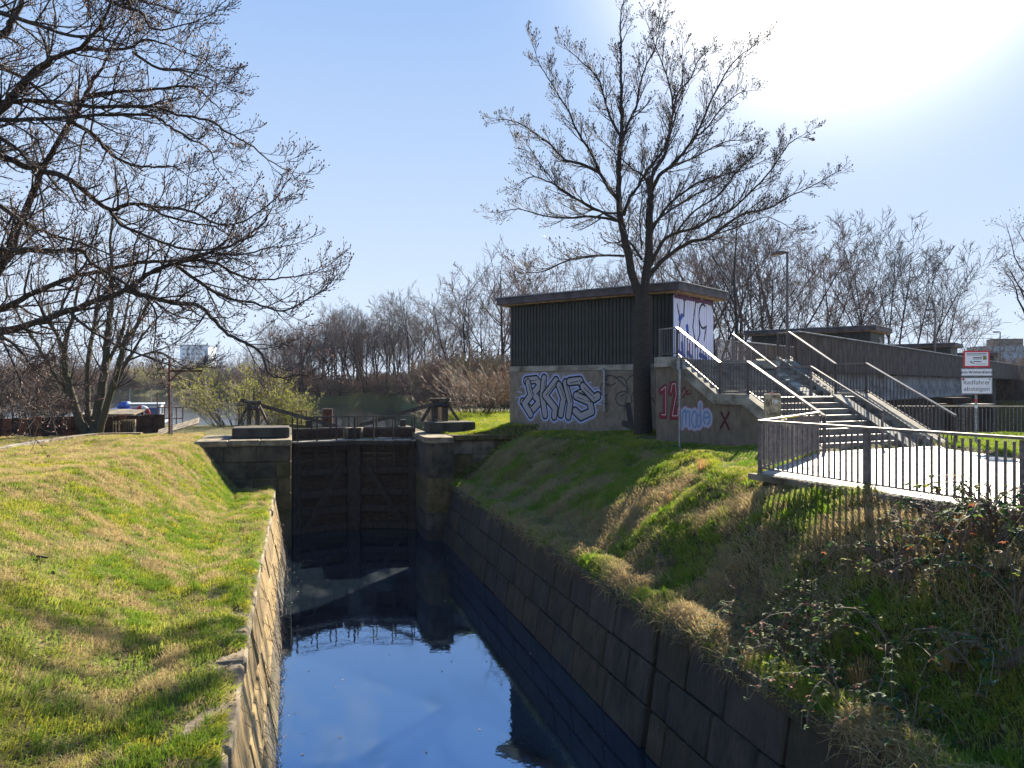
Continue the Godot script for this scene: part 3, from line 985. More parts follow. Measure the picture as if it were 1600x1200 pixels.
func paint_hut_wall(img: Image, sx: float, sy: float) -> void:
	# coordinates in metres from the hut's lower corner by the lawn: along the wall to the right, and up
	var S := func(a: Array, rad: float, c: Color) -> void:
		var q := []
		for p in a:
			q.append(Vector2(-p.x, p.y))
		stroke(img, q, rad, c, Vector2(sx, sy), Vector2(0, 2.35))
	var halo := Color(0.36, 0.41, 0.66)
	var silver := Color(0.3, 0.285, 0.3)
	var black := Color(0.012, 0.012, 0.014)
	var letters := [
		[Vector2(0.95, 1.95), Vector2(1.5, 2.0), Vector2(1.75, 1.75), Vector2(1.3, 1.35), Vector2(1.75, 1.05), Vector2(1.25, 0.6), Vector2(0.75, 1.0)],
		[Vector2(1.05, 1.85), Vector2(1.2, 1.3), Vector2(0.85, 0.9), Vector2(1.2, 0.45)],
		[Vector2(1.95, 2.05), Vector2(1.85, 1.3), Vector2(2.0, 0.45)],
		[Vector2(2.6, 1.95), Vector2(2.0, 1.3), Vector2(2.55, 0.75), Vector2(2.5, 0.4)],
		[Vector2(2.75, 1.75), Vector2(3.0, 1.2), Vector2(2.85, 0.5)],
		[Vector2(3.1, 1.85), Vector2(3.35, 1.0), Vector2(3.25, 0.42)],
		[Vector2(3.3, 1.9), Vector2(3.85, 1.95), Vector2(4.1, 1.5), Vector2(3.65, 1.3)],
		[Vector2(3.65, 1.3), Vector2(4.35, 1.05), Vector2(4.45, 0.65), Vector2(3.9, 0.42), Vector2(3.6, 0.65)],
		[Vector2(4.0, 1.7), Vector2(4.55, 1.2), Vector2(4.75, 1.3)],
	]
	for l in letters:
		S.call(l, 58.0, Color(0.24, 0.215, 0.21))
	for k in 900:
		var l: Array = letters[rng.randi() % letters.size()]
		var p: Vector2 = l[rng.randi() % l.size()] + Vector2(r(-0.5, 0.5), r(-0.45, 0.45))
		S.call([p], r(1.0, 3.0), Color(0.3, 0.29, 0.36))
	for l in letters:
		S.call(l, 46.0, halo)
	for k in 26:
		var a := TAU * k / 26.0
		var p := Vector2(2.7 + cos(a) * 2.05, 1.2 + sin(a) * 0.92)
		S.call([p, p + Vector2(cos(a) * 0.28, sin(a) * 0.12)], 4.0, halo * 0.8)
	for l in letters:
		S.call(l, 36.0, black)
		S.call(l, 24.0, silver)
		S.call([l[0] + Vector2(0.05, -0.06), l[1] + Vector2(0.05, 0.0)], 3.0, black)
	for l in letters:
		var q := []
		for p in l:
			q.append(p + Vector2(-0.1, 0.04))
		S.call(q, 1.6, Color(0.42, 0.4, 0.44))
	var dark := Color(0.05, 0.048, 0.045)
	for l in [arc(5.35, 1.95, 0.3, 0.2, 20, 330), arc(5.1, 1.6, 0.22, 0.3, 90, 300), arc(5.8, 1.7, 0.35, 0.4, -80, 120), arc(6.0, 1.2, 0.4, 0.3, 60, 350), arc(6.55, 1.75, 0.45, 0.42, 20, 170), arc(6.6, 1.2, 0.25, 0.35, -40, 200), [Vector2(5.6, 2.1), Vector2(6.2, 1.6), Vector2(6.0, 0.7)], [Vector2(6.9, 2.0), Vector2(6.5, 1.4), Vector2(6.9, 0.9)], arc(7.1, 1.0, 0.3, 0.3, 0, 300)]:
		S.call(l, 4.5, dark)
	S.call([Vector2(6.2, 0.9), Vector2(6.35, 0.1)], 26.0, Color(0.035, 0.03, 0.028))
	S.call([Vector2(6.0, 0.2), Vector2(6.7, 0.0)], 22.0, Color(0.05, 0.042, 0.036))

# ---------------------------------------------------------------- huts along the footbridge
func hut(label: String, painted: bool) -> Node3D:
	var o := thing("hut", label, "hut", Vector3(6.26, 0, -29.8), PAVILION_TURN)
	part("plinth", boxm(Vector3(8.14, 3.1, 3.54), M.concrete), o, at(Vector3(-4.1, 0.8, -1.8)))
	part("plinth_band", boxm(Vector3(8.26, 0.24, 3.66), M.concrete_pale, 0.015), o, at(Vector3(-4.1, 2.48, -1.8)))
	var body := boxm(Vector3(8.12, 2.7, 3.52), M.cladding)
	part("body", body, o, at(Vector3(-4.1, 3.95, -1.8)))
	if painted:
		var img := Image.create(1640, 480, false, Image.FORMAT_RGB8)
		concrete_ground(img, Color(0.23, 0.185, 0.14), 22)
		paint_hut_wall(img, 200.0, 1.0 / 2.9 * 480.0)
		var b := MB.new()
		b.quad(Vector3(-8.2, -0.55, 0.02), Vector3(0, -0.55, 0.02), Vector3(0, 2.35, 0.02), Vector3(-8.2, 2.35, 0.02))
		b.quad(Vector3(0, -0.55, 0.02), Vector3(0, -0.55, -0.03), Vector3(0, 2.35, -0.03), Vector3(0, 2.35, 0.02))
		b.quad(Vector3(-8.2, -0.55, -0.03), Vector3(-8.2, -0.55, 0.02), Vector3(-8.2, 2.35, 0.02), Vector3(-8.2, 2.35, -0.03))
		b.quad(Vector3(-8.2, 2.35, 0.02), Vector3(0, 2.35, 0.02), Vector3(0, 2.35, -0.03), Vector3(-8.2, 2.35, -0.03))
		part("painted_wall", b.mesh(printed(img, 0.9)), o)
	# upright boards, with a gap of shadow between them
	var n := 48
	var m := boxm(Vector3(8.2 / n - 0.035, 2.72, 0.035), M.cladding, 0.004)
	var m2 := boxm(Vector3(8.2 / n - 0.035, 2.72, 0.035), M.fascia_b, 0.004)
	for k in n:
		part("cladding_board", m if rng.randf() < 0.7 else m2, o, at(Vector3(-8.2 + (k + 0.5) * 8.2 / n, 3.96, r(-0.006, 0.006))))
	var side := 21
	var mt: Material = M.cladding
	if painted:
		mt = printed(end_wall_paint(), 0.6)
	for k in side:
		var b := MB.new()
		var w := 3.6 / side
		b.bevel(Vector3.ZERO, Vector3(0.035, 2.72, w - 0.03), 0.004)
		for j in b.v.size():
			b.t[j] = Vector2((k * w + w * 0.5 - b.v[j].z) / 3.6, 0.5 - b.v[j].y / 2.72)
		part("cladding_board", b.mesh(mt), o, at(Vector3(r(-0.004, 0.004), 3.96, -(k + 0.5) * w)))
	var roof := part("roof", boxm(Vector3(9.1, 0.3, 4.5), M.fascia, 0.02), o, at(Vector3(-4.1, 5.53, -1.8)))
	part("soffit", boxm(Vector3(8.9, 0.05, 4.3), M.tan_wood), roof, at(Vector3(0, -0.178, 0)))
	part("edging", boxm(Vector3(9.16, 0.05, 4.56), M.concrete_blue, 0.01), roof, at(Vector3(0, 0.175, 0)))
	return o

func end_wall_paint() -> Image:
	var img := Image.create(512, 384, false, Image.FORMAT_RGB8)
	img.fill(Color(0.035, 0.012, 0.03).linear_to_srgb())
	var S := func(a: Array, rad: float, c: Color) -> void:
		var q := []
		for p in a:
			q.append(Vector2(-p.x, p.y))
		stroke(img, q, rad, c, Vector2(142.0, 141.0), Vector2(0, 2.72))
	var white := Color(0.66, 0.68, 0.86)
	var blue := Color(0.03, 0.07, 0.36)
	var dark := Color(0.03, 0.02, 0.06)
	for k in 9:
		S.call([Vector2(0.2 + k * 0.38, 2.4 - 0.1 * (k % 3)), Vector2(0.25 + k * 0.38, 0.35 + 0.12 * (k % 2))], 44.0, white)
	S.call([Vector2(0.1, 2.62), Vector2(1.2, 2.62), Vector2(3.4, 2.6)], 11.0, Color(0.1, 0.03, 0.1))
	for l in [[Vector2(0.3, 2.3), Vector2(0.55, 1.7), Vector2(0.4, 1.2)], [Vector2(0.9, 2.5), Vector2(0.85, 1.9)], [Vector2(1.9, 2.5), Vector2(1.65, 1.5), Vector2(1.95, 0.7)], [Vector2(1.95, 0.7), Vector2(2.3, 1.3), Vector2(2.2, 1.8)], arc(2.6, 2.0, 0.4, 0.5, 60, 300), [Vector2(2.9, 1.6), Vector2(2.7, 1.0)]]:
		S.call(l, 7.0, dark)
	for l in [[Vector2(1.15, 1.5), Vector2(1.2, 1.1)], [Vector2(0.5, 1.75), Vector2(0.7, 1.9)], [Vector2(0.3, 0.5), Vector2(0.9, 0.25)], [Vector2(1.2, 0.45), Vector2(1.6, 0.2)], [Vector2(0.7, 0.8), Vector2(0.75, 0.3)], [Vector2(2.3, 0.4), Vector2(2.9, 0.25)]]:
		S.call(l, 15.0, blue)
	S.call([Vector2(1.3, 0.8), Vector2(1.35, 0.3)], 5.0, Color(0.4, 0.05, 0.08))
	return img

func build_bridge() -> void:
	var h := hut("flat-roofed hut with dark upright boards and silver graffiti behind the ash tree", true)
	var pipe := thing("downpipe", "dark downpipe on the graffiti wall of the hut", "pipe", h.transform * Vector3(-3.05, 0, 0.1), PAVILION_TURN)
	var b := MB.new()
	b.tube(PackedVector3Array([Vector3(-0.12, 2.42, 0.0), Vector3(0, 2.3, 0.06), Vector3(0, 1.5, 0.06), Vector3(0, 0.72, 0.06)]), PackedFloat32Array([0.055, 0.055, 0.05, 0.05]), 8, true)
	part("pipe", b.mesh(M.galvanised), pipe)
	for y in [2.0, 1.0]:
		part("bracket", boxm(Vector3(0.18, 0.03, 0.12), M.iron), pipe, at(Vector3(0, y, 0.02)))
	part("shoe", boxm(Vector3(0.2, 0.06, 0.14), M.galvanised, 0.01), pipe, at(Vector3(0, 0.7, 0.06)))
	var h2 := hut("second flat-roofed hut along the footbridge, its end wall covered in pale graffiti", false)
	h2.position += Vector3(0.633, 0, -0.774) * 28.1
	for q in [[Vector3(0.03, 3.6, -0.8), 0.75, "white_paint"], [Vector3(0.03, 3.9, -1.7), 0.5, "sign_green"], [Vector3(0.03, 4.2, -2.5), 0.6, "boat_white"]]:
		b = MB.new()
		for j in 5:
			b.bar(q[0] + Vector3(0.0, r(-0.5, 0.5), r(-0.4, 0.4)), q[0] + Vector3(0.0, r(0.2, 0.9), r(-0.4, 0.4)), 0.02, r(0.08, 0.2), Vector3(1, 0, 0))
		part("painted_letters", b.mesh(M[q[2]]), h2)
	copy_of(h2, h.position + Vector3(0.633, 0, -0.774) * 56.2, PAVILION_TURN, 1.0, "third flat-roofed hut farther along the footbridge, half hidden by the parapet")
	copy_of(h2, h.position + Vector3(0.633, 0, -0.774) * 84.3, PAVILION_TURN, 1.0, "farthest and smallest flat-roofed hut, seen beside the road signs")
	var o := thing("footbridge", "long concrete footbridge with brown solid parapet crossing the weir", "footbridge", Vector3(6.26, 0, -29.8), PAVILION_TURN)
	part("deck", boxm(Vector3(4.3, 0.28, 94.0), M.concrete_pale), o, at(Vector3(2.1, 2.47, -46.0)))
	for k in 23:
		part("parapet_panel", boxm(Vector3(0.14, 1.42, 3.98), M.parapet, 0.012), o, at(Vector3(4.24 + r(-0.006, 0.006), 2.98, -3.3 - 4.0 * k)))
		part("parapet_cap", boxm(Vector3(0.24, 0.06, 3.985), M.concrete_blue, 0.01), o, at(Vector3(4.24, 3.72, -3.3 - 4.0 * k)))
		if k > 1:
			part("parapet_panel", boxm(Vector3(0.14, 1.42, 3.98), M.parapet, 0.012), o, at(Vector3(-0.02, 2.98, -3.3 - 4.0 * k + 2.0)))
			part("parapet_cap", boxm(Vector3(0.2, 0.06, 3.985), M.concrete_blue, 0.01), o, at(Vector3(-0.02, 3.72, -3.3 - 4.0 * k + 2.0)))
	for k in 4:
		part("girder_panel", boxm(Vector3(0.3, 1.38, 11.94), M.concrete_blue, 0.02), o, at(Vector3(3.75, 1.64, -7.0 - 12.0 * k)))
		part("girder_bearing", boxm(Vector3(0.5, 0.1, 0.8), M.iron), o, at(Vector3(3.8, 2.28, -5.0 - 12.0 * k)))
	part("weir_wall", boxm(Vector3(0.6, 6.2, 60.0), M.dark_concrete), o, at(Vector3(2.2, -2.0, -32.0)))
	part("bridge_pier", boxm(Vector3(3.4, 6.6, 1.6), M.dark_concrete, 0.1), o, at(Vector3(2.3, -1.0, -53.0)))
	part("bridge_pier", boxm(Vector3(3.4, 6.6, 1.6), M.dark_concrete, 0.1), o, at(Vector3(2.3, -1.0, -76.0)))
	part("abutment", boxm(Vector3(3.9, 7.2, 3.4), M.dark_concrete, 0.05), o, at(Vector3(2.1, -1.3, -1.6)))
	o = thing("deck_railing", "short run of deck railing beside the end wall of the hut", "railing", Vector3(6.26, 2.62, -29.8), PAVILION_TURN)
	railing(o, [Vector3(0.1, 0, -3.75), Vector3(0.1, 0, -9.2)], 1.08, 0.1, [3, 0], 0.07)
	o = thing("weir_pillar", "squat dark concrete pillar with a pale cap slab beyond the far balustrade", "pillar", Vector3(17.27, -4.2, -29.6), 0.3)
	part("pillar", boxm(Vector3(0.9, 5.15, 0.8), M.dark_concrete, 0.03), o, at(Vector3(0, 2.57, 0)))
	part("cap_slab", boxm(Vector3(1.7, 0.08, 1.1), M.concrete_pale, 0.015), o, at(Vector3(0.3, 5.2, 0)))
	part("lid", boxm(Vector3(0.95, 0.24, 0.6), M.rust_dark, 0.03), o, at(Vector3(-0.2, 5.37, 0)))
	# lamps on the bridge deck
	var lamp := thing("street_lamp", "tall slim street lamp with a flat head rising behind the staircase corner", "street lamp", Vector3(11.54, 2.6, -32.2), PAVILION_TURN)
	b = MB.new()
	b.tube(PackedVector3Array([Vector3.ZERO, Vector3(0, 2.0, 0), Vector3(0, 4.75, 0)]), PackedFloat32Array([0.07, 0.06, 0.05]), 8, true)
	part("pole", b.mesh(M.rail_paint), lamp)
	part("arm", boxm(Vector3(0.3, 0.05, 0.06), M.rail_paint), lamp, at(Vector3(-0.1, 4.72, 0)))
	var head := part("lamp_head", boxm(Vector3(0.62, 0.12, 0.26), M.rail_paint, 0.03), lamp, at(Vector3(-0.36, 4.74, 0)))
	part("lens", boxm(Vector3(0.4, 0.03, 0.2), M.tan_wood, 0.005), head, at(Vector3(-0.06, -0.07, 0)))
	copy_of(lamp, Vector3(31.4, 2.6, -57.0), PAVILION_TURN, 1.0, "middle-distance street lamp among the bare trees above the footbridge")
	copy_of(lamp, Vector3(51.8, 2.6, -81.5), PAVILION_TURN, 1.0, "farthest and smallest street lamp, above the road signs' edge")

# ---------------------------------------------------------------- signs and small things
func plate(o: Node3D, y: float, w: float, h: float, border: Material, edge: float) -> Node3D:
	var p := part("sign_plate", boxm(Vector3(w, h, 0.02), border, 0.004), o, at(Vector3(0, y, 0.05)))
	part("sign_face", boxm(Vector3(w - edge * 2.0, h - edge * 2.0, 0.006), M.sign_white), p, at(Vector3(0, 0, 0.01)))
	return p

func build_signs() -> void:
	var o := thing("sign_post", "road sign post with a red-bordered notice above two white plates reading Radfahrer absteigen", "road sign", Vector3(13.05, 0, -21.6), -0.3)
	var b := MB.new()
	b.rod(Vector3(0, -0.2, 0), Vector3(0, 2.78, 0), 0.035, 10)
	part("post", b.mesh(M.galvanised), o)
	var p1 := plate(o, 2.5, 0.66, 0.47, M.sign_red, 0.045)
	var p2 := plate(o, 2.13, 0.78, 0.22, M.concrete_blue, 0.022)
	var plate3 := plate(o, 1.75, 0.78, 0.47, M.concrete_blue, 0.022)
	text(p2, "kein Winterdienst", Vector3(0, 0, 0.0145), 0.1, true, M.sign_black)
	text(plate3, "Radfahrer", Vector3(0, 0.09, 0.0145), 0.15, false, M.sign_black)
	text(plate3, "absteigen", Vector3(0, -0.09, 0.0145), 0.15, false, M.sign_black)
	# the small print of the top notice is only grey lines at this distance
	for q in [[0.0, 2.645, 0.5, 0.022], [0.0, 2.6, 0.48, 0.01], [0.02, 2.535, 0.22, 0.03], [0.02, 2.49, 0.2, 0.01], [0.02, 2.43, 0.2, 0.022], [0.1, 2.36, 0.28, 0.01]]:
		part("print_line", boxm(Vector3(q[2], q[3], 0.003), M.sign_black if q[3] > 0.02 else M.concrete), p1, at(Vector3(q[0], q[1] - 2.5, 0.0145)))
	b = MB.new()
	b.bar(Vector3(-0.16, 2.42, 0.0645), Vector3(-0.06, 2.37, 0.0645), 0.003, 0.02)
	b.bar(Vector3(-0.165, 2.425, 0.0645), Vector3(-0.11, 2.43, 0.0645), 0.003, 0.018)
	part("arrow", b.mesh(M.sign_black), o)
	part("crest", boxm(Vector3(0.09, 0.1, 0.003), M.sign_black), o, at(Vector3(0.2, 2.53, 0.0645)))
	for k in 3:
		part("crest_bar", boxm(Vector3(0.09, 0.012, 0.003), M.sign_yellow), o, at(Vector3(0.2, 2.5 + 0.03 * k, 0.0662)))
	b = MB.new()
	b.bar(Vector3(0.165, 2.565, 0.067), Vector3(0.235, 2.495, 0.067), 0.003, 0.014)
	part("crest_band", b.mesh(M.sign_green), o)
	b = MB.new()
	b.rod(Vector3(-0.33, 1.935, 0.062), Vector3(-0.33, 1.935, 0.068), 0.033, 12)
	part("sticker", b.mesh(M.sign_red), o)
	part("sticker", boxm(Vector3(0.05, 0.04, 0.004), M.concrete_blue), o, at(Vector3(0.32, 1.93, 0.0645)))
	b = MB.new()
	b.rod(Vector3(0, 1.3, 0), Vector3(0, 1.38, 0), 0.038, 10)
	part("sticker", b.mesh(M.sign_red), o)
	b = MB.new()
	b.rod(Vector3(0, 1.12, 0), Vector3(0, 1.2, 0), 0.038, 10)
	part("sticker", b.mesh(M.sign_white), o)
	# sign seen from its edge, beside the stair wall
	o = thing("sign_post", "thin grey post with a sign plate seen from its edge, before the painted stair wall", "road sign", Vector3(5.24, -0.3, -24.0), 1.9)
	b = MB.new()
	b.rod(Vector3(0, 0, 0), Vector3(0, 2.95, 0), 0.035, 8)
	part("post", b.mesh(M.galvanised), o)
	part("sign_plate", boxm(Vector3(0.9, 0.02, 0.3), M.galvanised), o, at(Vector3(0.0, 2.9, 0.06), Basis(Vector3(1, 0, 0), 0.05)))
	part("sign_plate", boxm(Vector3(0.5, 0.3, 0.02), M.galvanised, 0.004), o, at(Vector3(0.0, 2.72, 0.05)))

	# the bank by the left-hand quay
	o = thing("gallows_post", "tall rusty post with one long horizontal arm at its top", "post", Vector3(-14.71, -0.5, -33.0))
	part("post", boxm(Vector3(0.09, 3.42, 0.09), M.rust, 0.008), o, at(Vector3(0, 1.71, 0)))
	part("arm", boxm(Vector3(1.45, 0.09, 0.09), M.rust, 0.008), o, at(Vector3(0.68, 2.86, 0)))
	b = MB.new()
	b.bar(Vector3(0, 2.4, 0), Vector3(0.4, 2.82, 0), 0.05, 0.05)
	part("brace", b.mesh(M.rust), o)
	o = thing("pole", "short pale galvanised pole beside the rusty gallows post", "pole", Vector3(-14.44, -0.45, -32.6))
	b = MB.new()
	b.rod(Vector3.ZERO, Vector3(0, 2.05, 0), 0.045, 8)
	part("pole", b.mesh(M.galvanised), o)
	part("clip", boxm(Vector3(0.14, 0.05, 0.1), M.galvanised), o, at(Vector3(0.03, 1.45, 0)))
	o = thing("gangplank", "pale weathered plank ramp leaning up at the quay by the gallows post", "ramp", Vector3(-14.72, -0.12, -33.9), 0.35)
	for k in 3:
		part("plank", boxm(Vector3(1.75, 0.05, 0.34), M.pale_wood, 0.008), o, at(Vector3(0, 0.1 - 0.07 * k, -0.35 + 0.34 * k), Basis(Vector3(0, 0, 1), 0.3) * Basis(Vector3(1, 0, 0), 0.2)))
	o = thing("path_edging", "pale stone edging strip curving across the lawn of the grass bank", "kerb")
	var pts := [Vector3(-16.05, -0.36, -22.4), Vector3(-16.90, -0.36, -25.6), Vector3(-17.40, -0.36, -28.6), Vector3(-17.63, -0.36, -31.2), Vector3(-17.55, -0.36, -32.4), Vector3(-16.76, -0.36, -32.7), Vector3(-15.85, -0.36, -32.9)]
	for k in pts.size() - 1:
		for j in 2:
			b = MB.new()
			b.bar(pts[k].lerp(pts[k + 1], j * 0.5), pts[k].lerp(pts[k + 1], j * 0.5 + 0.49), 0.34, 0.16)
			part("edging_stone", b.mesh(M.coping if k != 1 else M.concrete_pale), o)
	o = thing("stick", "fallen dark stick lying on the grass bank", "stick", Vector3(-8.15, ground(-8.15, 13.2) + 0.06, -13.2), -0.55)
	b = MB.new()
	b.tube(PackedVector3Array([Vector3(-0.28, 0.05, 0), Vector3(0.0, 0.0, 0.02), Vector3(0.26, 0.0, -0.02), Vector3(0.42, 0.04, 0.05)]), PackedFloat32Array([0.016, 0.02, 0.018, 0.008]), 6, true)
	part("wood", b.mesh(M.bark), o)
	one("paper_scrap", boxm(Vector3(0.13, 0.09, 0.012), M.boat_white), "crumpled pale blue paper scrap lying among the brambles", "litter", at(Vector3(5.5, ground(5.5, 8.72) + 0.12, -8.72), Basis(Vector3(0.8, 0.2, 0.5).normalized(), 0.7)))
	one("paper_scrap", boxm(Vector3(0.2, 0.03, 0.1), M.concrete_pale), "small pale piece of rubbish at the foot of the grass bank", "litter", at(Vector3(-9.35, ground(-9.35, 27.2) + 0.1, -27.2)))

	# quay wall of steel piles
	o = thing("quay_wall", "low rust-brown sheet pile wall along the quay behind the trees", "wall")
	var a := Vector3(-21.72, 0, -31.4)
	var c := Vector3(-16.08, 0, -35.6)
	var n := 26
	for k in n:
		var p := a.lerp(c, (k + 0.5) / n)
		part("sheet_pile", boxm(Vector3(a.distance_to(c) / n + 0.05, 3.2, 0.12), M.rust_dark if rng.randf() < 0.75 else M.rust, 0.02), o, at(p + Vector3(0, -1.2 + r(-0.03, 0.03), 0.1 if k % 2 else 0.0), Basis(UP, atan2(-(c.z - a.z), c.x - a.x) * 1.0)))
	o = thing("garden_gate", "small pale framed wire gate set in the quay wall", "gate", Vector3(-17.24, -0.45, -34.4))
	for x in [-0.34, 0.34]:
		part("frame_post", boxm(Vector3(0.09, 0.66, 0.06), M.pale_wood), o, at(Vector3(x, 0.33, 0)))
	for y in [0.03, 0.62]:
		part("frame_rail", boxm(Vector3(0.6, 0.07, 0.05), M.pale_wood), o, at(Vector3(0, y, 0)))
	for k in 6:
		part("wire", boxm(Vector3(0.02, 0.54, 0.02), M.concrete), o, at(Vector3(-0.25 + 0.1 * k, 0.32, 0.0)))
		part("wire", boxm(Vector3(0.58, 0.02, 0.02), M.concrete), o, at(Vector3(0.0, 0.1 + 0.09 * k, 0.021)))
	o = thing("picket_fence", "short run of pale pickets beside the small wire gate", "fence", Vector3(-17.84, -0.45, -34.2))
	for k in 6:
		part("picket", boxm(Vector3(0.07, 0.58, 0.03), M.pale_wood), o, at(Vector3(-0.35 + 0.14 * k, 0.32, 0), Basis(Vector3(0, 0, 1), r(-0.04, 0.04))))
	part("rail", boxm(Vector3(0.86, 0.05, 0.03), M.pale_wood), o, at(Vector3(0, 0.5, -0.031)))
	o = thing("shed", "low dark shed with a grey board roof beside the boats", "shed", Vector3(-19.12, -0.3, -36.6), 0.1)
	part("wall", boxm(Vector3(2.2, 0.9, 1.2), M.rust_dark, 0.02), o, at(Vector3(0, 0.25, 0)))
	part("roof", boxm(Vector3(2.5, 0.08, 1.6), M.concrete, 0.01), o, at(Vector3(0.1, 0.75, 0), Basis(Vector3(1, 0, 0), 0.12)))
	# life ring stand
	o = thing("life_ring", "red and white life ring hung up at the mooring before the cabin boat", "life ring", Vector3(-18.11, -0.42, -37.6))
	part("post", boxm(Vector3(0.1, 1.3, 0.1), M.rust_dark), o, at(Vector3(0, 0.2, -0.08)))
	for k in 8:
		b = MB.new()
		var p3 := PackedVector3Array()
		var rad := PackedFloat32Array()
		for j in 5:
			var w := TAU * (k + j / 4.0) / 8.0
			p3.append(Vector3(cos(w) * 0.32, 0.72 + sin(w) * 0.36, 0))
			rad.append(0.095)
		b.tube(p3, rad, 8, true)
		part("ring_segment", b.mesh(M.sign_red if k % 2 == 0 else M.white_paint), o)
	# boats
	for k in 2:
		var p := Vector3(-23.79, -1.5, -50.0) if k == 0 else Vector3(-26.94, -1.5, -53.0)
		o = thing("boat", ["cabin boat with a white wheelhouse and blue windows at the quay", "smaller moored boat under a blue tarpaulin hood"][k], "boat", p, 0.35 - 0.2 * k)
		var hull := MB.new()
		var wdt := 1.15 if k == 0 else 0.95
		hull.slab(PackedVector2Array([Vector2(-wdt, -3.4), Vector2(wdt, -3.4), Vector2(wdt, 1.4), Vector2(wdt * 0.65, 2.6), Vector2(0, 3.3), Vector2(-wdt * 0.65, 2.6), Vector2(-wdt, 1.4)]), -0.3, 0.75)
		part("hull", hull.mesh(M.boat_hull), o)
		part("deck", boxm(Vector3(wdt * 1.9, 0.06, 4.9), M.boat_white), o, at(Vector3(0, 0.79, -1.0)))
		part("cabin", boxm(Vector3(wdt * 1.55, 1.15 if k == 0 else 0.7, 2.2), M.boat_white if k == 0 else M.concrete_blue, 0.06), o, at(Vector3(0, 1.38 if k == 0 else 1.15, -0.4)))
		for x in [-0.45, 0.45]:
			part("window", boxm(Vector3(wdt * 0.6, 0.42, 0.02), M.glass_dark if k else M.boat_blue), o, at(Vector3(x * wdt * 0.85, 1.55 if k == 0 else 1.2, 0.71)))
		for s in [-1.0, 1.0]:
			part("window", boxm(Vector3(0.02, 0.42, 1.5), M.glass_dark), o, at(Vector3(s * wdt * 0.78, 1.55 if k == 0 else 1.2, -0.4)))
		part("cabin_roof", boxm(Vector3(wdt * 1.7, 0.1, 2.5), M.boat_white if k == 0 else M.boat_blue, 0.03), o, at(Vector3(0, 2.0 if k == 0 else 1.55, -0.4)))
		if k == 0:
			part("windscreen", boxm(Vector3(wdt * 1.4, 0.4, 0.02), M.glass_dark), o, at(Vector3(0, 1.6, 0.74), Basis(Vector3(1, 0, 0), -0.3)))
		else:
			part("hood", boxm(Vector3(0.9, 0.55, 1.0), M.boat_blue, 0.2), o, at(Vector3(0.1, 1.8, -0.3)))
		b = MB.new()
		b.rod(Vector3(0.2, 1.9, -1.0), Vector3(0.2, 3.0, -1.0), 0.02, 6)
		part("mast", b.mesh(M.galvanised), o)
	o = thing("jetty_railing", "rusty pipe railing of the jetty beside the cabin boat", "railing", Vector3(-17.89, -0.75, -40.2))
	for x in [-0.68, -0.3, 0.1, 0.32, 0.66]:
		b = MB.new()
		b.rod(Vector3(x, 0, 0), Vector3(x, 1.35 if x != -0.68 else 2.1, 0), 0.028, 6)
		part("post", b.mesh(M.rust), o)
	for y in [1.33, 0.75]:
		b = MB.new()
		b.rod(Vector3(-0.68, y, 0), Vector3(0.66, y, 0), 0.025, 6)
		part("rail", b.mesh(M.rust), o)
	# far away
	o = thing("apartment_tower", "tall pale blue slab tower block far beyond the lake", "building", Vector3(-191.72, 2.5, -470.0), -0.06)
	part("wall", boxm(Vector3(17.4, 25.6, 12.0), M.tower), o, at(Vector3(0, 9.8, 0)))
	part("roof_edge", boxm(Vector3(17.8, 0.8, 12.4), M.tower_window), o, at(Vector3(0, 22.7, 0)))
	for k in 7:
		part("balcony_band", boxm(Vector3(3.4, 1.5, 0.3), M.tower_window), o, at(Vector3(3.2, 3.5 + 2.8 * k, 6.05)))
		for j in 3:
			part("window", boxm(Vector3(1.7, 1.2, 0.2), M.tower_window), o, at(Vector3(-6.5 + 2.9 * j, 3.5 + 2.8 * k, 6.0)))
	o = thing("house", "low pale house with a red roof in front of the tower block", "house", Vector3(-131.25, 0, -300.0), 0.1)
	part("wall", boxm(Vector3(22, 5, 9), M.concrete), o, at(Vector3(0, 2.5, 0)))
	var roof := MB.new()
	roof.slab(PackedVector2Array([Vector2(-11.5, -5), Vector2(11.5, -5), Vector2(11.5, 5), Vector2(-11.5, 5)]), 5.0, 5.3)
	roof.quad(Vector3(-11.5, 5.3, 5), Vector3(11.5, 5.3, 5), Vector3(10.5, 8.0, 0), Vector3(-10.5, 8.0, 0))
	roof.quad(Vector3(11.5, 5.3, -5), Vector3(-11.5, 5.3, -5), Vector3(-10.5, 8.0, 0), Vector3(10.5, 8.0, 0))
	part("roof", roof.mesh(M.roof_red), o)
	for j in 6:
		part("window", boxm(Vector3(1.6, 1.6, 0.2), M.tower_window), o, at(Vector3(-8.5 + 3.4 * j, 2.6, 4.5)))
	o = thing("office_block", "long grey building on the skyline behind the road signs", "building", Vector3(170.08, 0, -260.0), -0.2)
	part("wall", boxm(Vector3(38, 14.5, 10), M.concrete_blue), o, at(Vector3(6, 7.2, 0)))
	part("roof_house", boxm(Vector3(9, 3, 6), M.concrete), o, at(Vector3(-3, 15.5, 0)))
	for j in 9:
		part("window_band", boxm(Vector3(2.6, 1.4, 0.2), M.tower_window), o, at(Vector3(-9.0 + 4.0 * j, 11.0, 5.0)))
	o = thing("lattice_roof", "round flat tower top showing between the bare trees across the lake", "tower", Vector3(-37.68, 0, -190.0))
	b = MB.new()
	b.rod(Vector3(0, 0, 0), Vector3(0, 13.2, 0), 0.9, 12)
	part("shaft", b.mesh(M.concrete), o)
	b = MB.new()
	b.tube(PackedVector3Array([Vector3(0, 13.0, 0), Vector3(0, 13.3, 0), Vector3(0, 14.2, 0), Vector3(0, 14.4, 0)]), PackedFloat32Array([1.5, 2.3, 2.3, 1.4]), 16, true)
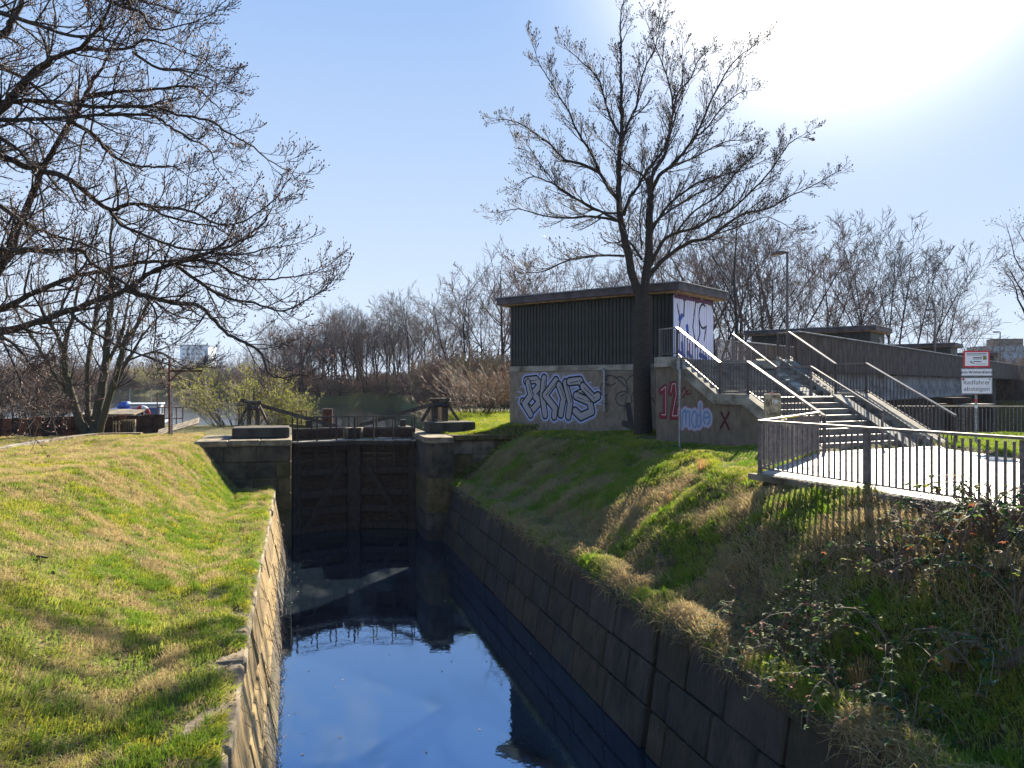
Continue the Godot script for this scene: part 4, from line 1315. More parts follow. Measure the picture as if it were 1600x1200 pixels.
	part("top", b.mesh(M.roof_red), o)

# ---------------------------------------------------------------- trees
func smooth(pts: Array, cuts: int, wob: float) -> PackedVector3Array:
	var o := PackedVector3Array()
	for k in pts.size() - 1:
		var p0: Vector3 = pts[maxi(k - 1, 0)]
		var p1: Vector3 = pts[k]
		var p2: Vector3 = pts[k + 1]
		var p3: Vector3 = pts[mini(k + 2, pts.size() - 1)]
		for j in cuts:
			var f := float(j) / cuts
			var q := 0.5 * (2.0 * p1 + (p2 - p0) * f + (2.0 * p0 - 5.0 * p1 + 4.0 * p2 - p3) * f * f + (3.0 * p1 - p0 - 3.0 * p2 + p3) * f * f * f)
			o.append(q + (rv() * wob if k + j > 0 else Vector3.ZERO))
	o.append(pts[pts.size() - 1])
	return o

func turned(d: Vector3, angle: float) -> Vector3:
	var side := d.cross(rv()).normalized()
	if side.length_squared() < 0.5:
		side = d.cross(Vector3(0.3, 0.5, 0.8)).normalized()
	return d.rotated(side, angle)

func grow(t: Dictionary, p: Vector3, dir: Vector3, length: float, rad: float, lv: int, k: Dictionary) -> void:
	var last: bool = lv >= k.levels
	var n := 3 if last else (5 if lv < 2 else 4)
	var pts := PackedVector3Array()
	var rr := PackedFloat32Array()
	var q := p
	var d := dir
	for j in n + 1:
		pts.append(q)
		rr.append(lerpf(rad, maxf(rad * (k.taper if lv else minf(k.taper, 0.14)), k.thin * 0.6), float(j) / n))
		d = (d + rv() * k.wander + UP * k.up[mini(lv, k.up.size() - 1)]).normalized()
		q += d * (length / n)
	var b: MB = t.wood if rad > k.split else t.twig
	b.tube(pts, rr, 6 if rad > 0.09 else (5 if rad > 0.035 else (4 if rad > 0.016 else 3)))
	if not last:
		var c: int = maxi(2, roundi(k.kids[mini(lv, k.kids.size() - 1)] * r(0.75, 1.25)))
		for j in c:
			var f := lerpf(k.from, 1.0, (j + rng.randf()) / c)
			var s := f * n
			var i0 := mini(int(s), n - 1)
			var base := pts[i0].lerp(pts[i0 + 1], s - i0)
			var tan := (pts[i0 + 1] - pts[i0]).normalized()
			grow(t, base, turned(tan, deg_to_rad(r(k.ang[0], k.ang[1]))), length * k.ratio * (1.2 - 0.65 * f) * r(0.65, 1.25), maxf(lerpf(rad, rad * k.taper, f) * k.rad_ratio, k.thin), lv + 1, k)
	if t.has("bud") and lv >= k.levels - 1 and rng.randf() < k.bud:
		bud(t.bud, q, d, k.bud_size * r(0.6, 1.3))
	if t.has("leaf") and lv >= k.levels - 1:
		for j in k.leaves:
			leaf(t.leaf, pts[rng.randi() % pts.size()] + rv() * 0.04, k.leaf_size * r(0.6, 1.4), k.leaf_cols)

func bud(b: MB, p: Vector3, d: Vector3, s: float) -> void:
	b.tube(PackedVector3Array([p - d * s * 0.3, p + d * s * 0.35, p + d * s]), PackedFloat32Array([s * 0.14, s * 0.3, s * 0.03]), 4)

func leaf(b: MB, p: Vector3, s: float, cols: Array) -> void:
	var d := (rv() + Vector3(0, 0.35, 0)).normalized()
	var x := d.cross(rv()).normalized() * s * 0.3
	b.col = cols[rng.randi() % cols.size()]
	b.quad(p, p + d * s * 0.5 + x, p + d * s, p + d * s * 0.5 - x)

func limb(t: Dictionary, pts: Array, r0: float, r1: float, k: Dictionary, every: float, first := 0.12) -> void:
	var s := smooth(pts, 4, r0 * 0.12 + 0.008)
	var m := s.size()
	var rad := PackedFloat32Array()
	var total := 0.0
	for j in m:
		rad.append(lerpf(r0, r1, pow(float(j) / (m - 1), 0.85)))
		if j:
			total += s[j].distance_to(s[j - 1])
	t.wood.tube(s, rad, 8 if r0 > 0.1 else 6, true)
	var run := 0.0
	var next := total * first
	for j in range(1, m):
		var l := s[j].distance_to(s[j - 1])
		while next < run + l:
			var f := next / total
			var base := s[j - 1].lerp(s[j], (next - run) / l)
			var tan := (s[j] - s[j - 1]).normalized()
			var rb := lerpf(rad[j - 1], rad[j], 0.5)
			grow(t, base, turned(tan, deg_to_rad(r(k.ang[0], k.ang[1]))), k.side * (1.1 - 0.55 * f) * r(0.6, 1.3), maxf(minf(rb * 0.55, k.side_r), k.thin), 1, k)
			next += every * r(0.6, 1.4)
		run += l
	grow(t, s[m - 1], (s[m - 1] - s[m - 2]).normalized(), k.side * 0.6, r1, 1, k)

func shifted(pts: Array, by: Vector3) -> Array:
	var o := []
	for p in pts:
		o.append(p - by)
	return o

func finish_tree(o: Node3D, t: Dictionary, wood: String, twig: String, bud_mat: String) -> void:
	part("limbs", t.wood.mesh(M[wood]), o)
	part("twigs", t.twig.mesh(M[twig]), o).set_meta("kind", "stuff")
	if t.has("bud") and t.bud.v.size():
		part("buds", t.bud.mesh(M[bud_mat]), o).set_meta("kind", "stuff")
	if t.has("leaf") and t.leaf.v.size():
		part("leaves", t.leaf.mesh(M.leaf_soft), o).set_meta("kind", "stuff")

func build_ash() -> void:
	var base := Vector3(5.0, -0.25, -29.3)
	var o := thing("ash_tree", "large bare ash tree with a forked trunk standing before the hut", "tree", base)
	var b := MB.new()
	var fork := Vector3(5.03, 5.15, -29.3) - base
	b.tube(smooth([Vector3(0.02, -0.2, 0), Vector3(0, 0.5, 0), Vector3(-0.05, 2.2, 0), Vector3(-0.02, 4.0, 0), fork], 4, 0.012), PackedFloat32Array([0.52, 0.42, 0.37, 0.355, 0.345, 0.34, 0.335, 0.33, 0.33, 0.325, 0.32, 0.32, 0.32, 0.325, 0.33, 0.33, 0.3]), 14, true)
	part("trunk", b.mesh(M.bark), o)
	var t := {"wood": MB.new(), "twig": MB.new(), "bud": MB.new()}
	var k := {"levels": 3, "kids": [6, 5, 4], "ang": [22.0, 50.0], "up": [0.07, 0.1, 0.12], "wander": 0.13, "ratio": 0.5, "taper": 0.4, "thin": 0.007, "rad_ratio": 0.6, "from": 0.15, "split": 0.018, "side": 1.2, "side_r": 0.026, "bud": 0.75, "bud_size": 0.058}
	var every := 0.23
	for l in [
		[[Vector3(4.92, 5.08, -29.30), Vector3(4.57, 6.06, -29.31), Vector3(4.32, 7.19, -29.32), Vector3(4.15, 8.03, -29.32), Vector3(4.08, 8.69, -29.33), Vector3(4.08, 9.91, -29.34), Vector3(4.14, 10.85, -29.35), Vector3(4.21, 11.79, -29.36), Vector3(4.16, 12.73, -29.37), Vector3(4.18, 13.67, -29.38), Vector3(4.15, 14.61, -29.38), Vector3(4.17, 15.56, -29.39), Vector3(4.20, 16.22, -29.40)], 0.2, 0.016],
		[[Vector3(4.12, 7.98, -29.30), Vector3(3.77, 8.12, -29.08), Vector3(3.09, 8.40, -28.87), Vector3(2.25, 8.80, -28.65), Vector3(1.50, 9.22, -28.43), Vector3(0.77, 9.42, -28.22), Vector3(0.32, 9.14, -28.00)], 0.075, 0.014],
		[[Vector3(4.08, 8.78, -29.30), Vector3(3.72, 9.28, -29.44), Vector3(3.36, 9.93, -29.57), Vector3(2.62, 10.32, -29.71), Vector3(2.06, 10.53, -29.85), Vector3(1.49, 11.14, -29.99), Vector3(0.73, 11.76, -30.12), Vector3(0.05, 12.15, -30.26), Vector3(-0.58, 12.29, -30.40)], 0.1, 0.012],
		[[Vector3(3.35, 9.95, -29.50), Vector3(3.11, 10.48, -29.36), Vector3(2.76, 10.98, -29.23), Vector3(2.39, 11.51, -29.09), Vector3(2.13, 12.11, -28.95), Vector3(1.80, 12.52, -28.81), Vector3(1.43, 13.11, -28.67), Vector3(1.01, 13.70, -28.54), Vector3(0.80, 14.32, -28.40)], 0.07, 0.012],
		[[Vector3(4.15, 11.21, -29.30), Vector3(3.83, 11.96, -29.58), Vector3(3.60, 12.87, -29.87), Vector3(3.42, 13.70, -30.15), Vector3(3.17, 14.20, -30.43), Vector3(2.61, 14.85, -30.72), Vector3(2.12, 15.47, -31.00)], 0.07, 0.012],
		[[Vector3(4.13, 10.83, -29.30), Vector3(4.42, 11.72, -29.43), Vector3(4.79, 12.52, -29.56), Vector3(4.94, 13.32, -29.69), Vector3(5.22, 14.21, -29.81), Vector3(5.60, 14.95, -29.94), Vector3(5.77, 15.78, -30.07), Vector3(6.00, 16.63, -30.20)], 0.07, 0.012],
		[[Vector3(4.26, 8.21, -29.30), Vector3(4.45, 8.83, -29.14), Vector3(4.77, 9.28, -28.99), Vector3(5.04, 9.77, -28.83), Vector3(5.47, 10.28, -28.68), Vector3(5.81, 10.87, -28.52), Vector3(5.99, 11.54, -28.37), Vector3(6.22, 12.30, -28.21), Vector3(6.23, 13.14, -28.06), Vector3(6.18, 14.15, -27.90)], 0.08, 0.012],
		[[Vector3(4.28, 6.68, -29.30), Vector3(3.41, 6.68, -29.18), Vector3(2.56, 6.60, -29.07), Vector3(1.81, 6.33, -28.95), Vector3(1.25, 6.04, -28.83), Vector3(0.69, 5.96, -28.72), Vector3(0.22, 6.16, -28.60)], 0.06, 0.012],
		[[Vector3(3.98, 8.03, -29.30), Vector3(3.07, 8.25, -29.56), Vector3(2.15, 8.25, -29.82), Vector3(1.21, 8.38, -30.08), Vector3(0.25, 8.71, -30.34), Vector3(-0.58, 8.64, -30.60)], 0.07, 0.012],
		[[Vector3(4.03, 8.31, -29.30), Vector3(3.25, 8.33, -29.00), Vector3(2.44, 8.68, -28.70), Vector3(1.77, 9.01, -28.40), Vector3(1.17, 9.66, -28.10), Vector3(0.54, 10.46, -27.80)], 0.06, 0.012],
		[[Vector3(5.01, 5.08, -29.30), Vector3(5.19, 6.26, -29.36), Vector3(5.27, 7.11, -29.42), Vector3(5.28, 8.07, -29.48), Vector3(5.32, 8.74, -29.54), Vector3(5.33, 9.13, -29.60)], 0.21, 0.13],
		[[Vector3(5.33, 9.11, -29.60), Vector3(5.05, 9.74, -29.40), Vector3(4.62, 9.96, -29.20), Vector3(4.22, 10.23, -29.00), Vector3(3.64, 10.68, -28.80), Vector3(3.16, 10.98, -28.60)], 0.06, 0.012],
		[[Vector3(5.33, 9.11, -29.60), Vector3(5.65, 9.80, -29.46), Vector3(6.06, 10.09, -29.31), Vector3(6.48, 10.56, -29.17), Vector3(6.91, 11.12, -29.02), Vector3(7.17, 11.72, -28.88), Vector3(7.58, 12.68, -28.73), Vector3(8.00, 13.45, -28.59), Vector3(8.41, 13.93, -28.44), Vector3(9.02, 14.34, -28.30)], 0.1, 0.012],
		[[Vector3(5.33, 9.08, -29.60), Vector3(5.50, 10.04, -29.80), Vector3(5.92, 10.67, -30.00), Vector3(6.15, 11.40, -30.20), Vector3(6.34, 12.34, -30.40), Vector3(6.62, 13.39, -30.60), Vector3(7.16, 14.05, -30.80), Vector3(7.50, 14.82, -31.00), Vector3(7.98, 15.36, -31.20)], 0.1, 0.012],
		[[Vector3(6.20, 12.16, -29.60), Vector3(6.17, 13.31, -29.90), Vector3(5.94, 14.30, -30.20), Vector3(5.71, 15.20, -30.50), Vector3(5.37, 16.41, -30.80)], 0.05, 0.012],
		[[Vector3(5.24, 6.28, -29.50), Vector3(5.41, 6.58, -29.34), Vector3(5.74, 7.25, -29.17), Vector3(6.28, 7.54, -29.01), Vector3(6.87, 7.65, -28.85), Vector3(7.47, 7.99, -28.68), Vector3(8.07, 8.23, -28.52), Vector3(8.75, 8.82, -28.35), Vector3(9.24, 9.32, -28.19), Vector3(9.72, 9.99, -28.03), Vector3(10.02, 10.48, -27.86), Vector3(10.42, 10.74, -27.70)], 0.1, 0.012],
		[[Vector3(5.17, 5.84, -29.40), Vector3(5.52, 6.26, -29.52), Vector3(6.04, 6.77, -29.64), Vector3(6.82, 7.27, -29.76), Vector3(7.59, 7.50, -29.88), Vector3(8.58, 8.16, -30.00), Vector3(9.19, 8.53, -30.12), Vector3(10.10, 8.71, -30.24), Vector3(11.01, 9.22, -30.36), Vector3(11.84, 9.64, -30.48), Vector3(12.91, 10.21, -30.60)], 0.12, 0.012],
		[[Vector3(5.27, 7.46, -29.50), Vector3(5.78, 8.39, -29.32), Vector3(6.29, 8.90, -29.13), Vector3(7.08, 9.43, -28.95), Vector3(7.86, 9.61, -28.77), Vector3(8.73, 9.79, -28.58), Vector3(9.39, 10.10, -28.40)], 0.075, 0.012],
		[[Vector3(5.28, 7.60, -29.50), Vector3(5.57, 8.08, -29.75), Vector3(6.28, 8.65, -30.00), Vector3(7.01, 9.15, -30.25), Vector3(7.95, 9.65, -30.50), Vector3(8.90, 10.15, -30.75), Vector3(9.86, 11.16, -31.00)], 0.06, 0.012],
		[[Vector3(6.14, 10.16, -29.30), Vector3(6.88, 10.48, -29.70), Vector3(7.84, 11.06, -30.10), Vector3(8.73, 11.48, -30.50), Vector3(9.55, 11.57, -30.90)], 0.05, 0.012],
		[[Vector3(6.27, 7.60, -29.50), Vector3(6.91, 8.34, -29.02), Vector3(7.62, 8.78, -28.55), Vector3(8.21, 9.56, -28.08), Vector3(8.60, 9.96, -27.60)], 0.05, 0.012],
		[[Vector3(4.98, 6.55, -29.40), Vector3(4.71, 7.05, -29.60), Vector3(4.45, 7.37, -29.80), Vector3(4.06, 7.31, -30.00)], 0.07, 0.03],
		[[Vector3(4.96, 6.97, -29.40), Vector3(4.87, 8.02, -29.25), Vector3(4.93, 8.91, -29.10), Vector3(4.84, 9.66, -28.95), Vector3(4.93, 10.68, -28.80)], 0.045, 0.012],
		[[Vector3(7.05, 11.31, -29.60), Vector3(7.60, 11.78, -29.90), Vector3(8.25, 12.66, -30.20), Vector3(9.02, 13.35, -30.50), Vector3(9.60, 13.56, -30.80)], 0.045, 0.012],
		[[Vector3(7.52, 7.45, -29.60), Vector3(8.17, 7.63, -29.20), Vector3(8.98, 7.87, -28.80), Vector3(9.49, 7.97, -28.40), Vector3(10.25, 7.44, -28.00)], 0.04, 0.01],
	]:
		limb(t, shifted(l[0], base), l[1] * 0.88, l[2], k, every)
	finish_tree(o, t, "bark", "twig", "bud")

func build_left_trees() -> void:
	# a big tree just outside the picture whose limbs reach across it
	var base := Vector3(-13.6, -0.5, -15.5)
	var o := thing("maple_tree", "big bare tree at the edge of the lawn whose knotty limbs hang across the sky", "tree", base)
	var b := MB.new()
	b.tube(smooth([Vector3(0, -0.3, 0), Vector3(0.05, 0.8, 0), Vector3(0.2, 2.4, 0.1), Vector3(0.3, 4.2, 0), Vector3(0.1, 6.5, 0.1), Vector3(-0.2, 9.0, 0.1)], 4, 0.015), PackedFloat32Array([0.6, 0.5, 0.46, 0.44, 0.42, 0.41, 0.4, 0.39, 0.38, 0.36, 0.35, 0.34, 0.33, 0.31, 0.3, 0.28, 0.26, 0.24, 0.2, 0.17, 0.12]), 14, true)
	part("trunk", b.mesh(M.bark), o)
	var t := {"wood": MB.new(), "twig": MB.new(), "bud": MB.new()}
	var k := {"levels": 3, "kids": [5, 5, 4], "ang": [22.0, 55.0], "up": [0.03, 0.06, 0.14], "wander": 0.2, "ratio": 0.5, "taper": 0.42, "thin": 0.0062, "rad_ratio": 0.6, "from": 0.12, "split": 0.016, "side": 1.15, "side_r": 0.026, "bud": 0.8, "bud_size": 0.036}
	var every := 0.25
	for l in [
		[[Vector3(-12.94, 2.35, -15.40), Vector3(-11.44, 2.51, -15.30), Vector3(-10.13, 2.83, -15.20), Vector3(-9.45, 2.99, -15.10), Vector3(-8.66, 3.23, -15.00), Vector3(-8.00, 3.42, -14.90), Vector3(-7.46, 3.61, -14.80), Vector3(-7.01, 3.87, -14.70), Vector3(-6.57, 4.05, -14.60), Vector3(-6.13, 4.12, -14.50), Vector3(-5.70, 4.25, -14.40), Vector3(-5.16, 4.40, -14.30), Vector3(-4.85, 4.57, -14.20), Vector3(-4.55, 4.78, -14.10), Vector3(-4.40, 4.95, -14.00)], 0.085, 0.01],
		[[Vector3(-13.02, 2.77, -15.60), Vector3(-11.67, 3.03, -15.60), Vector3(-10.40, 3.32, -15.60), Vector3(-9.85, 3.58, -15.60), Vector3(-9.22, 3.85, -15.60), Vector3(-8.63, 4.04, -15.60), Vector3(-8.03, 4.17, -15.60), Vector3(-7.44, 4.29, -15.60), Vector3(-6.81, 4.32, -15.60), Vector3(-6.17, 4.46, -15.60), Vector3(-5.50, 4.42, -15.60), Vector3(-4.95, 4.55, -15.60), Vector3(-4.57, 4.61, -15.60)], 0.075, 0.01],
		[[Vector3(-7.36, 3.58, -14.60), Vector3(-6.90, 3.45, -14.47), Vector3(-6.34, 3.32, -14.35), Vector3(-5.82, 3.26, -14.22), Vector3(-5.50, 3.02, -14.09), Vector3(-5.15, 2.70, -13.96), Vector3(-4.73, 2.51, -13.84), Vector3(-4.46, 2.32, -13.71), Vector3(-4.31, 2.02, -13.58), Vector3(-4.09, 1.91, -13.45), Vector3(-3.65, 1.95, -13.33), Vector3(-3.26, 1.81, -13.20)], 0.045, 0.009],
		[[Vector3(-12.35, 4.22, -15.40), Vector3(-11.02, 4.41, -15.29), Vector3(-10.12, 4.46, -15.18), Vector3(-9.44, 4.42, -15.07), Vector3(-8.76, 4.40, -14.96), Vector3(-8.29, 4.37, -14.85), Vector3(-8.07, 4.12, -14.75), Vector3(-7.62, 3.86, -14.64), Vector3(-7.17, 3.61, -14.53), Vector3(-6.72, 3.25, -14.42), Vector3(-6.65, 2.85, -14.31), Vector3(-6.62, 2.38, -14.20)], 0.07, 0.009],
		[[Vector3(-6.46, 4.08, -14.80), Vector3(-5.78, 3.62, -14.60), Vector3(-5.31, 3.40, -14.40), Vector3(-4.77, 3.30, -14.20), Vector3(-4.21, 3.13, -14.00), Vector3(-3.78, 3.25, -13.80), Vector3(-3.34, 3.47, -13.60)], 0.035, 0.009],
		[[Vector3(-6.06, 4.16, -14.60), Vector3(-5.62, 4.10, -14.70), Vector3(-5.34, 3.93, -14.80), Vector3(-4.89, 3.82, -14.90), Vector3(-4.39, 3.88, -15.00), Vector3(-4.10, 3.93, -15.10), Vector3(-3.79, 4.06, -15.20)], 0.032, 0.009],
		[[Vector3(-8.31, 3.17, -14.40), Vector3(-7.79, 2.83, -14.08), Vector3(-7.09, 2.51, -13.76), Vector3(-6.41, 2.28, -13.44), Vector3(-5.83, 2.12, -13.12), Vector3(-5.41, 2.05, -12.80)], 0.03, 0.008],
		[[Vector3(-10.52, 2.87, -14.60), Vector3(-9.74, 2.77, -14.27), Vector3(-9.29, 2.67, -13.93), Vector3(-8.85, 2.21, -13.60), Vector3(-8.41, 1.62, -13.27), Vector3(-7.99, 1.35, -12.93), Vector3(-7.58, 1.29, -12.60)], 0.03, 0.008],
		[[Vector3(-10.33, 2.75, -14.60), Vector3(-9.42, 2.65, -14.25), Vector3(-8.81, 2.29, -13.90), Vector3(-8.30, 1.95, -13.55), Vector3(-7.62, 1.80, -13.20)], 0.03, 0.008],
		[[Vector3(-12.17, 5.80, -15.60), Vector3(-10.96, 6.69, -15.49), Vector3(-10.25, 7.28, -15.38), Vector3(-9.76, 7.73, -15.27), Vector3(-9.36, 8.02, -15.16), Vector3(-8.89, 8.22, -15.04), Vector3(-8.41, 8.32, -14.93), Vector3(-7.95, 8.73, -14.82), Vector3(-7.70, 9.04, -14.71), Vector3(-7.52, 9.42, -14.60)], 0.1, 0.012],
		[[Vector3(-8.56, 8.43, -15.20), Vector3(-8.07, 8.34, -15.03), Vector3(-7.41, 8.31, -14.87), Vector3(-7.05, 8.39, -14.70), Vector3(-6.54, 8.22, -14.53), Vector3(-6.19, 8.04, -14.37), Vector3(-5.62, 7.78, -14.20)], 0.035, 0.008],
		[[Vector3(-12.25, 7.47, -15.80), Vector3(-11.10, 7.52, -15.69), Vector3(-10.39, 7.52, -15.58), Vector3(-9.69, 7.50, -15.48), Vector3(-9.04, 7.44, -15.37), Vector3(-8.31, 7.32, -15.26), Vector3(-7.64, 7.26, -15.15), Vector3(-7.02, 7.24, -15.05), Vector3(-6.52, 7.04, -14.94), Vector3(-5.87, 6.89, -14.83), Vector3(-5.43, 6.61, -14.72), Vector3(-5.03, 6.38, -14.62), Vector3(-4.60, 6.03, -14.51), Vector3(-4.23, 5.82, -14.40)], 0.06, 0.008],
		[[Vector3(-11.54, 6.86, -15.00), Vector3(-10.66, 6.95, -15.07), Vector3(-10.09, 7.01, -15.13), Vector3(-9.43, 7.03, -15.20), Vector3(-8.94, 7.10, -15.27), Vector3(-8.35, 7.16, -15.33), Vector3(-7.76, 7.21, -15.40), Vector3(-7.21, 7.19, -15.47), Vector3(-6.91, 7.00, -15.53), Vector3(-6.60, 6.81, -15.60), Vector3(-6.16, 6.58, -15.67), Vector3(-6.10, 6.30, -15.73), Vector3(-5.87, 5.98, -15.80)], 0.055, 0.008],
		[[Vector3(-12.30, 6.90, -15.60), Vector3(-11.16, 6.65, -15.48), Vector3(-10.24, 6.36, -15.35), Vector3(-9.62, 6.12, -15.23), Vector3(-9.05, 5.94, -15.11), Vector3(-8.57, 5.76, -14.98), Vector3(-8.18, 5.45, -14.86), Vector3(-7.71, 5.14, -14.74), Vector3(-7.29, 5.23, -14.62), Vector3(-6.84, 5.16, -14.49), Vector3(-6.47, 4.94, -14.37), Vector3(-5.91, 4.79, -14.25), Vector3(-5.48, 4.69, -14.12), Vector3(-5.19, 4.52, -14.00)], 0.08, 0.009],
		[[Vector3(-11.82, 2.45, -16.40), Vector3(-10.92, 4.27, -16.38), Vector3(-10.64, 4.75, -16.36), Vector3(-10.41, 5.37, -16.35), Vector3(-10.09, 6.07, -16.33), Vector3(-9.81, 6.64, -16.31), Vector3(-9.40, 7.33, -16.29), Vector3(-9.16, 7.64, -16.27), Vector3(-8.85, 8.25, -16.25), Vector3(-8.60, 8.60, -16.24), Vector3(-8.35, 9.12, -16.22), Vector3(-7.99, 9.64, -16.20)], 0.1, 0.012],
		[[Vector3(-9.19, 7.24, -16.00), Vector3(-8.63, 6.95, -15.77), Vector3(-8.17, 6.50, -15.53), Vector3(-7.63, 6.18, -15.30), Vector3(-7.02, 6.06, -15.07), Vector3(-6.55, 6.00, -14.83), Vector3(-6.15, 5.74, -14.60)], 0.045, 0.008],
		[[Vector3(-8.74, 7.73, -15.80), Vector3(-8.05, 7.75, -15.63), Vector3(-7.38, 7.72, -15.47), Vector3(-6.59, 7.74, -15.30), Vector3(-6.20, 7.60, -15.13), Vector3(-5.84, 7.30, -14.97), Vector3(-5.56, 7.02, -14.80)], 0.04, 0.008],
		[[Vector3(-12.09, 9.18, -15.60), Vector3(-11.30, 9.13, -15.68), Vector3(-10.51, 8.95, -15.76), Vector3(-10.30, 9.33, -15.84), Vector3(-10.14, 9.76, -15.92), Vector3(-9.97, 10.32, -16.00)], 0.12, 0.03],
		[[Vector3(-11.22, 9.54, -15.00), Vector3(-9.87, 8.96, -14.80), Vector3(-9.14, 8.67, -14.60), Vector3(-8.31, 8.34, -14.40), Vector3(-7.62, 8.21, -14.20), Vector3(-6.98, 7.93, -14.00)], 0.06, 0.01],
		[[Vector3(-9.31, 10.22, -15.20), Vector3(-8.28, 9.53, -14.97), Vector3(-7.59, 9.09, -14.73), Vector3(-7.00, 8.81, -14.50), Vector3(-6.73, 8.43, -14.27), Vector3(-6.32, 8.28, -14.03), Vector3(-5.57, 8.36, -13.80)], 0.05, 0.008],
		[[Vector3(-8.90, 10.22, -15.20), Vector3(-7.70, 9.52, -14.80), Vector3(-6.95, 9.00, -14.40), Vector3(-6.38, 8.69, -14.00), Vector3(-5.75, 8.34, -13.60)], 0.04, 0.008],
		[[Vector3(-7.40, 8.28, -15.00), Vector3(-6.77, 7.84, -14.70), Vector3(-6.17, 7.67, -14.40), Vector3(-5.73, 7.48, -14.10), Vector3(-5.24, 7.17, -13.80)], 0.03, 0.008],
		[[Vector3(-7.74, 5.15, -14.80), Vector3(-7.42, 4.82, -14.57), Vector3(-6.84, 4.58, -14.33), Vector3(-6.15, 4.31, -14.10), Vector3(-5.34, 4.25, -13.87), Vector3(-4.95, 4.56, -13.63), Vector3(-4.72, 4.83, -13.40)], 0.035, 0.008],
		[[Vector3(-7.11, 5.25, -14.90), Vector3(-6.12, 5.08, -14.47), Vector3(-5.37, 4.72, -14.05), Vector3(-4.73, 4.70, -13.62), Vector3(-4.05, 5.00, -13.20)], 0.03, 0.008],
		[[Vector3(-11.97, 8.50, -16.00), Vector3(-10.72, 8.36, -15.76), Vector3(-9.84, 7.96, -15.52), Vector3(-9.23, 7.49, -15.28), Vector3(-8.68, 7.04, -15.04), Vector3(-7.98, 6.47, -14.80)], 0.05, 0.01],
		[[Vector3(-11.82, 6.02, -15.80), Vector3(-10.50, 5.51, -15.44), Vector3(-9.64, 5.01, -15.08), Vector3(-8.82, 4.66, -14.72), Vector3(-7.94, 4.39, -14.36), Vector3(-7.21, 4.10, -14.00)], 0.06, 0.01],
		[[Vector3(-11.39, 7.22, -15.80), Vector3(-10.29, 6.76, -15.44), Vector3(-9.56, 6.24, -15.08), Vector3(-9.02, 5.45, -14.72), Vector3(-8.72, 4.70, -14.36), Vector3(-8.20, 4.06, -14.00)], 0.04, 0.01],
	]:
		limb(t, shifted(l[0], base), l[1] * 1.1, l[2], k, every, 0.06)
	finish_tree(o, t, "bark", "twig", "bud_red")

	# several stems from one stool at the edge of the quay
	base = Vector3(-18.04, -0.45, -33.2)
	o = thing("alder_tree", "many-stemmed bare tree rising from one stool by the pale stone edging", "tree", base)
	t = {"wood": MB.new(), "twig": MB.new()}
	k = {"levels": 3, "kids": [5, 5, 4], "ang": [20.0, 52.0], "up": [0.06, 0.08, 0.1], "wander": 0.17, "ratio": 0.5, "taper": 0.4, "thin": 0.011, "rad_ratio": 0.55, "from": 0.15, "split": 0.03, "side": 2.2, "side_r": 0.04, "bud": 0.0, "bud_size": 0.05}
	for l in [
		[[Vector3(-18.31, -0.41, -33.10), Vector3(-18.53, 0.15, -32.94), Vector3(-18.85, 1.60, -32.79), Vector3(-19.03, 2.82, -32.63), Vector3(-18.81, 3.83, -32.47), Vector3(-18.51, 4.49, -32.31), Vector3(-18.22, 5.55, -32.16), Vector3(-17.73, 6.67, -32.00)], 0.2, 0.03],
		[[Vector3(-18.05, -0.41, -33.20), Vector3(-18.05, 0.06, -33.31), Vector3(-17.83, 1.80, -33.43), Vector3(-17.74, 3.20, -33.54), Vector3(-17.67, 4.60, -33.66), Vector3(-17.59, 6.37, -33.77), Vector3(-17.72, 8.15, -33.89), Vector3(-17.57, 10.02, -34.00)], 0.26, 0.03],
		[[Vector3(-18.37, -0.36, -33.40), Vector3(-18.62, 0.40, -33.72), Vector3(-18.81, 2.51, -34.04), Vector3(-18.68, 4.66, -34.36), Vector3(-18.64, 6.28, -34.68), Vector3(-18.96, 8.22, -35.00)], 0.17, 0.03],
		[[Vector3(-17.74, -0.33, -33.00), Vector3(-17.39, 0.44, -32.73), Vector3(-16.64, 2.48, -32.47), Vector3(-16.29, 3.48, -32.20), Vector3(-15.57, 4.33, -31.93), Vector3(-14.78, 5.49, -31.67), Vector3(-14.33, 6.58, -31.40)], 0.18, 0.03],
		[[Vector3(-17.71, 0.14, -33.20), Vector3(-17.45, 1.24, -33.38), Vector3(-16.77, 2.85, -33.55), Vector3(-16.02, 4.19, -33.73), Vector3(-15.18, 5.19, -33.90)], 0.11, 0.025],
		[[Vector3(-18.54, -0.21, -33.20), Vector3(-18.97, 1.25, -33.00), Vector3(-19.54, 2.21, -32.80), Vector3(-20.17, 3.50, -32.60), Vector3(-20.72, 4.50, -32.40), Vector3(-21.20, 5.69, -32.20)], 0.12, 0.025],
		[[Vector3(-17.97, 0.69, -33.30), Vector3(-17.79, 2.50, -33.62), Vector3(-17.26, 3.92, -33.95), Vector3(-17.14, 5.37, -34.27), Vector3(-16.94, 6.99, -34.60)], 0.11, 0.025],
		[[Vector3(-19.29, 2.84, -33.30), Vector3(-20.09, 4.06, -33.83), Vector3(-21.05, 5.09, -34.37), Vector3(-21.52, 6.60, -34.90)], 0.1, 0.025],
		[[Vector3(-16.50, 2.83, -33.00), Vector3(-15.09, 3.16, -32.62), Vector3(-14.11, 2.74, -32.25), Vector3(-13.41, 2.46, -31.88), Vector3(-12.53, 2.52, -31.50)], 0.05, 0.02],
	]:
		limb(t, shifted(l[0], base), l[1], l[2], k, 0.55, 0.25)
	finish_tree(o, t, "bark_green", "twig", "bud")

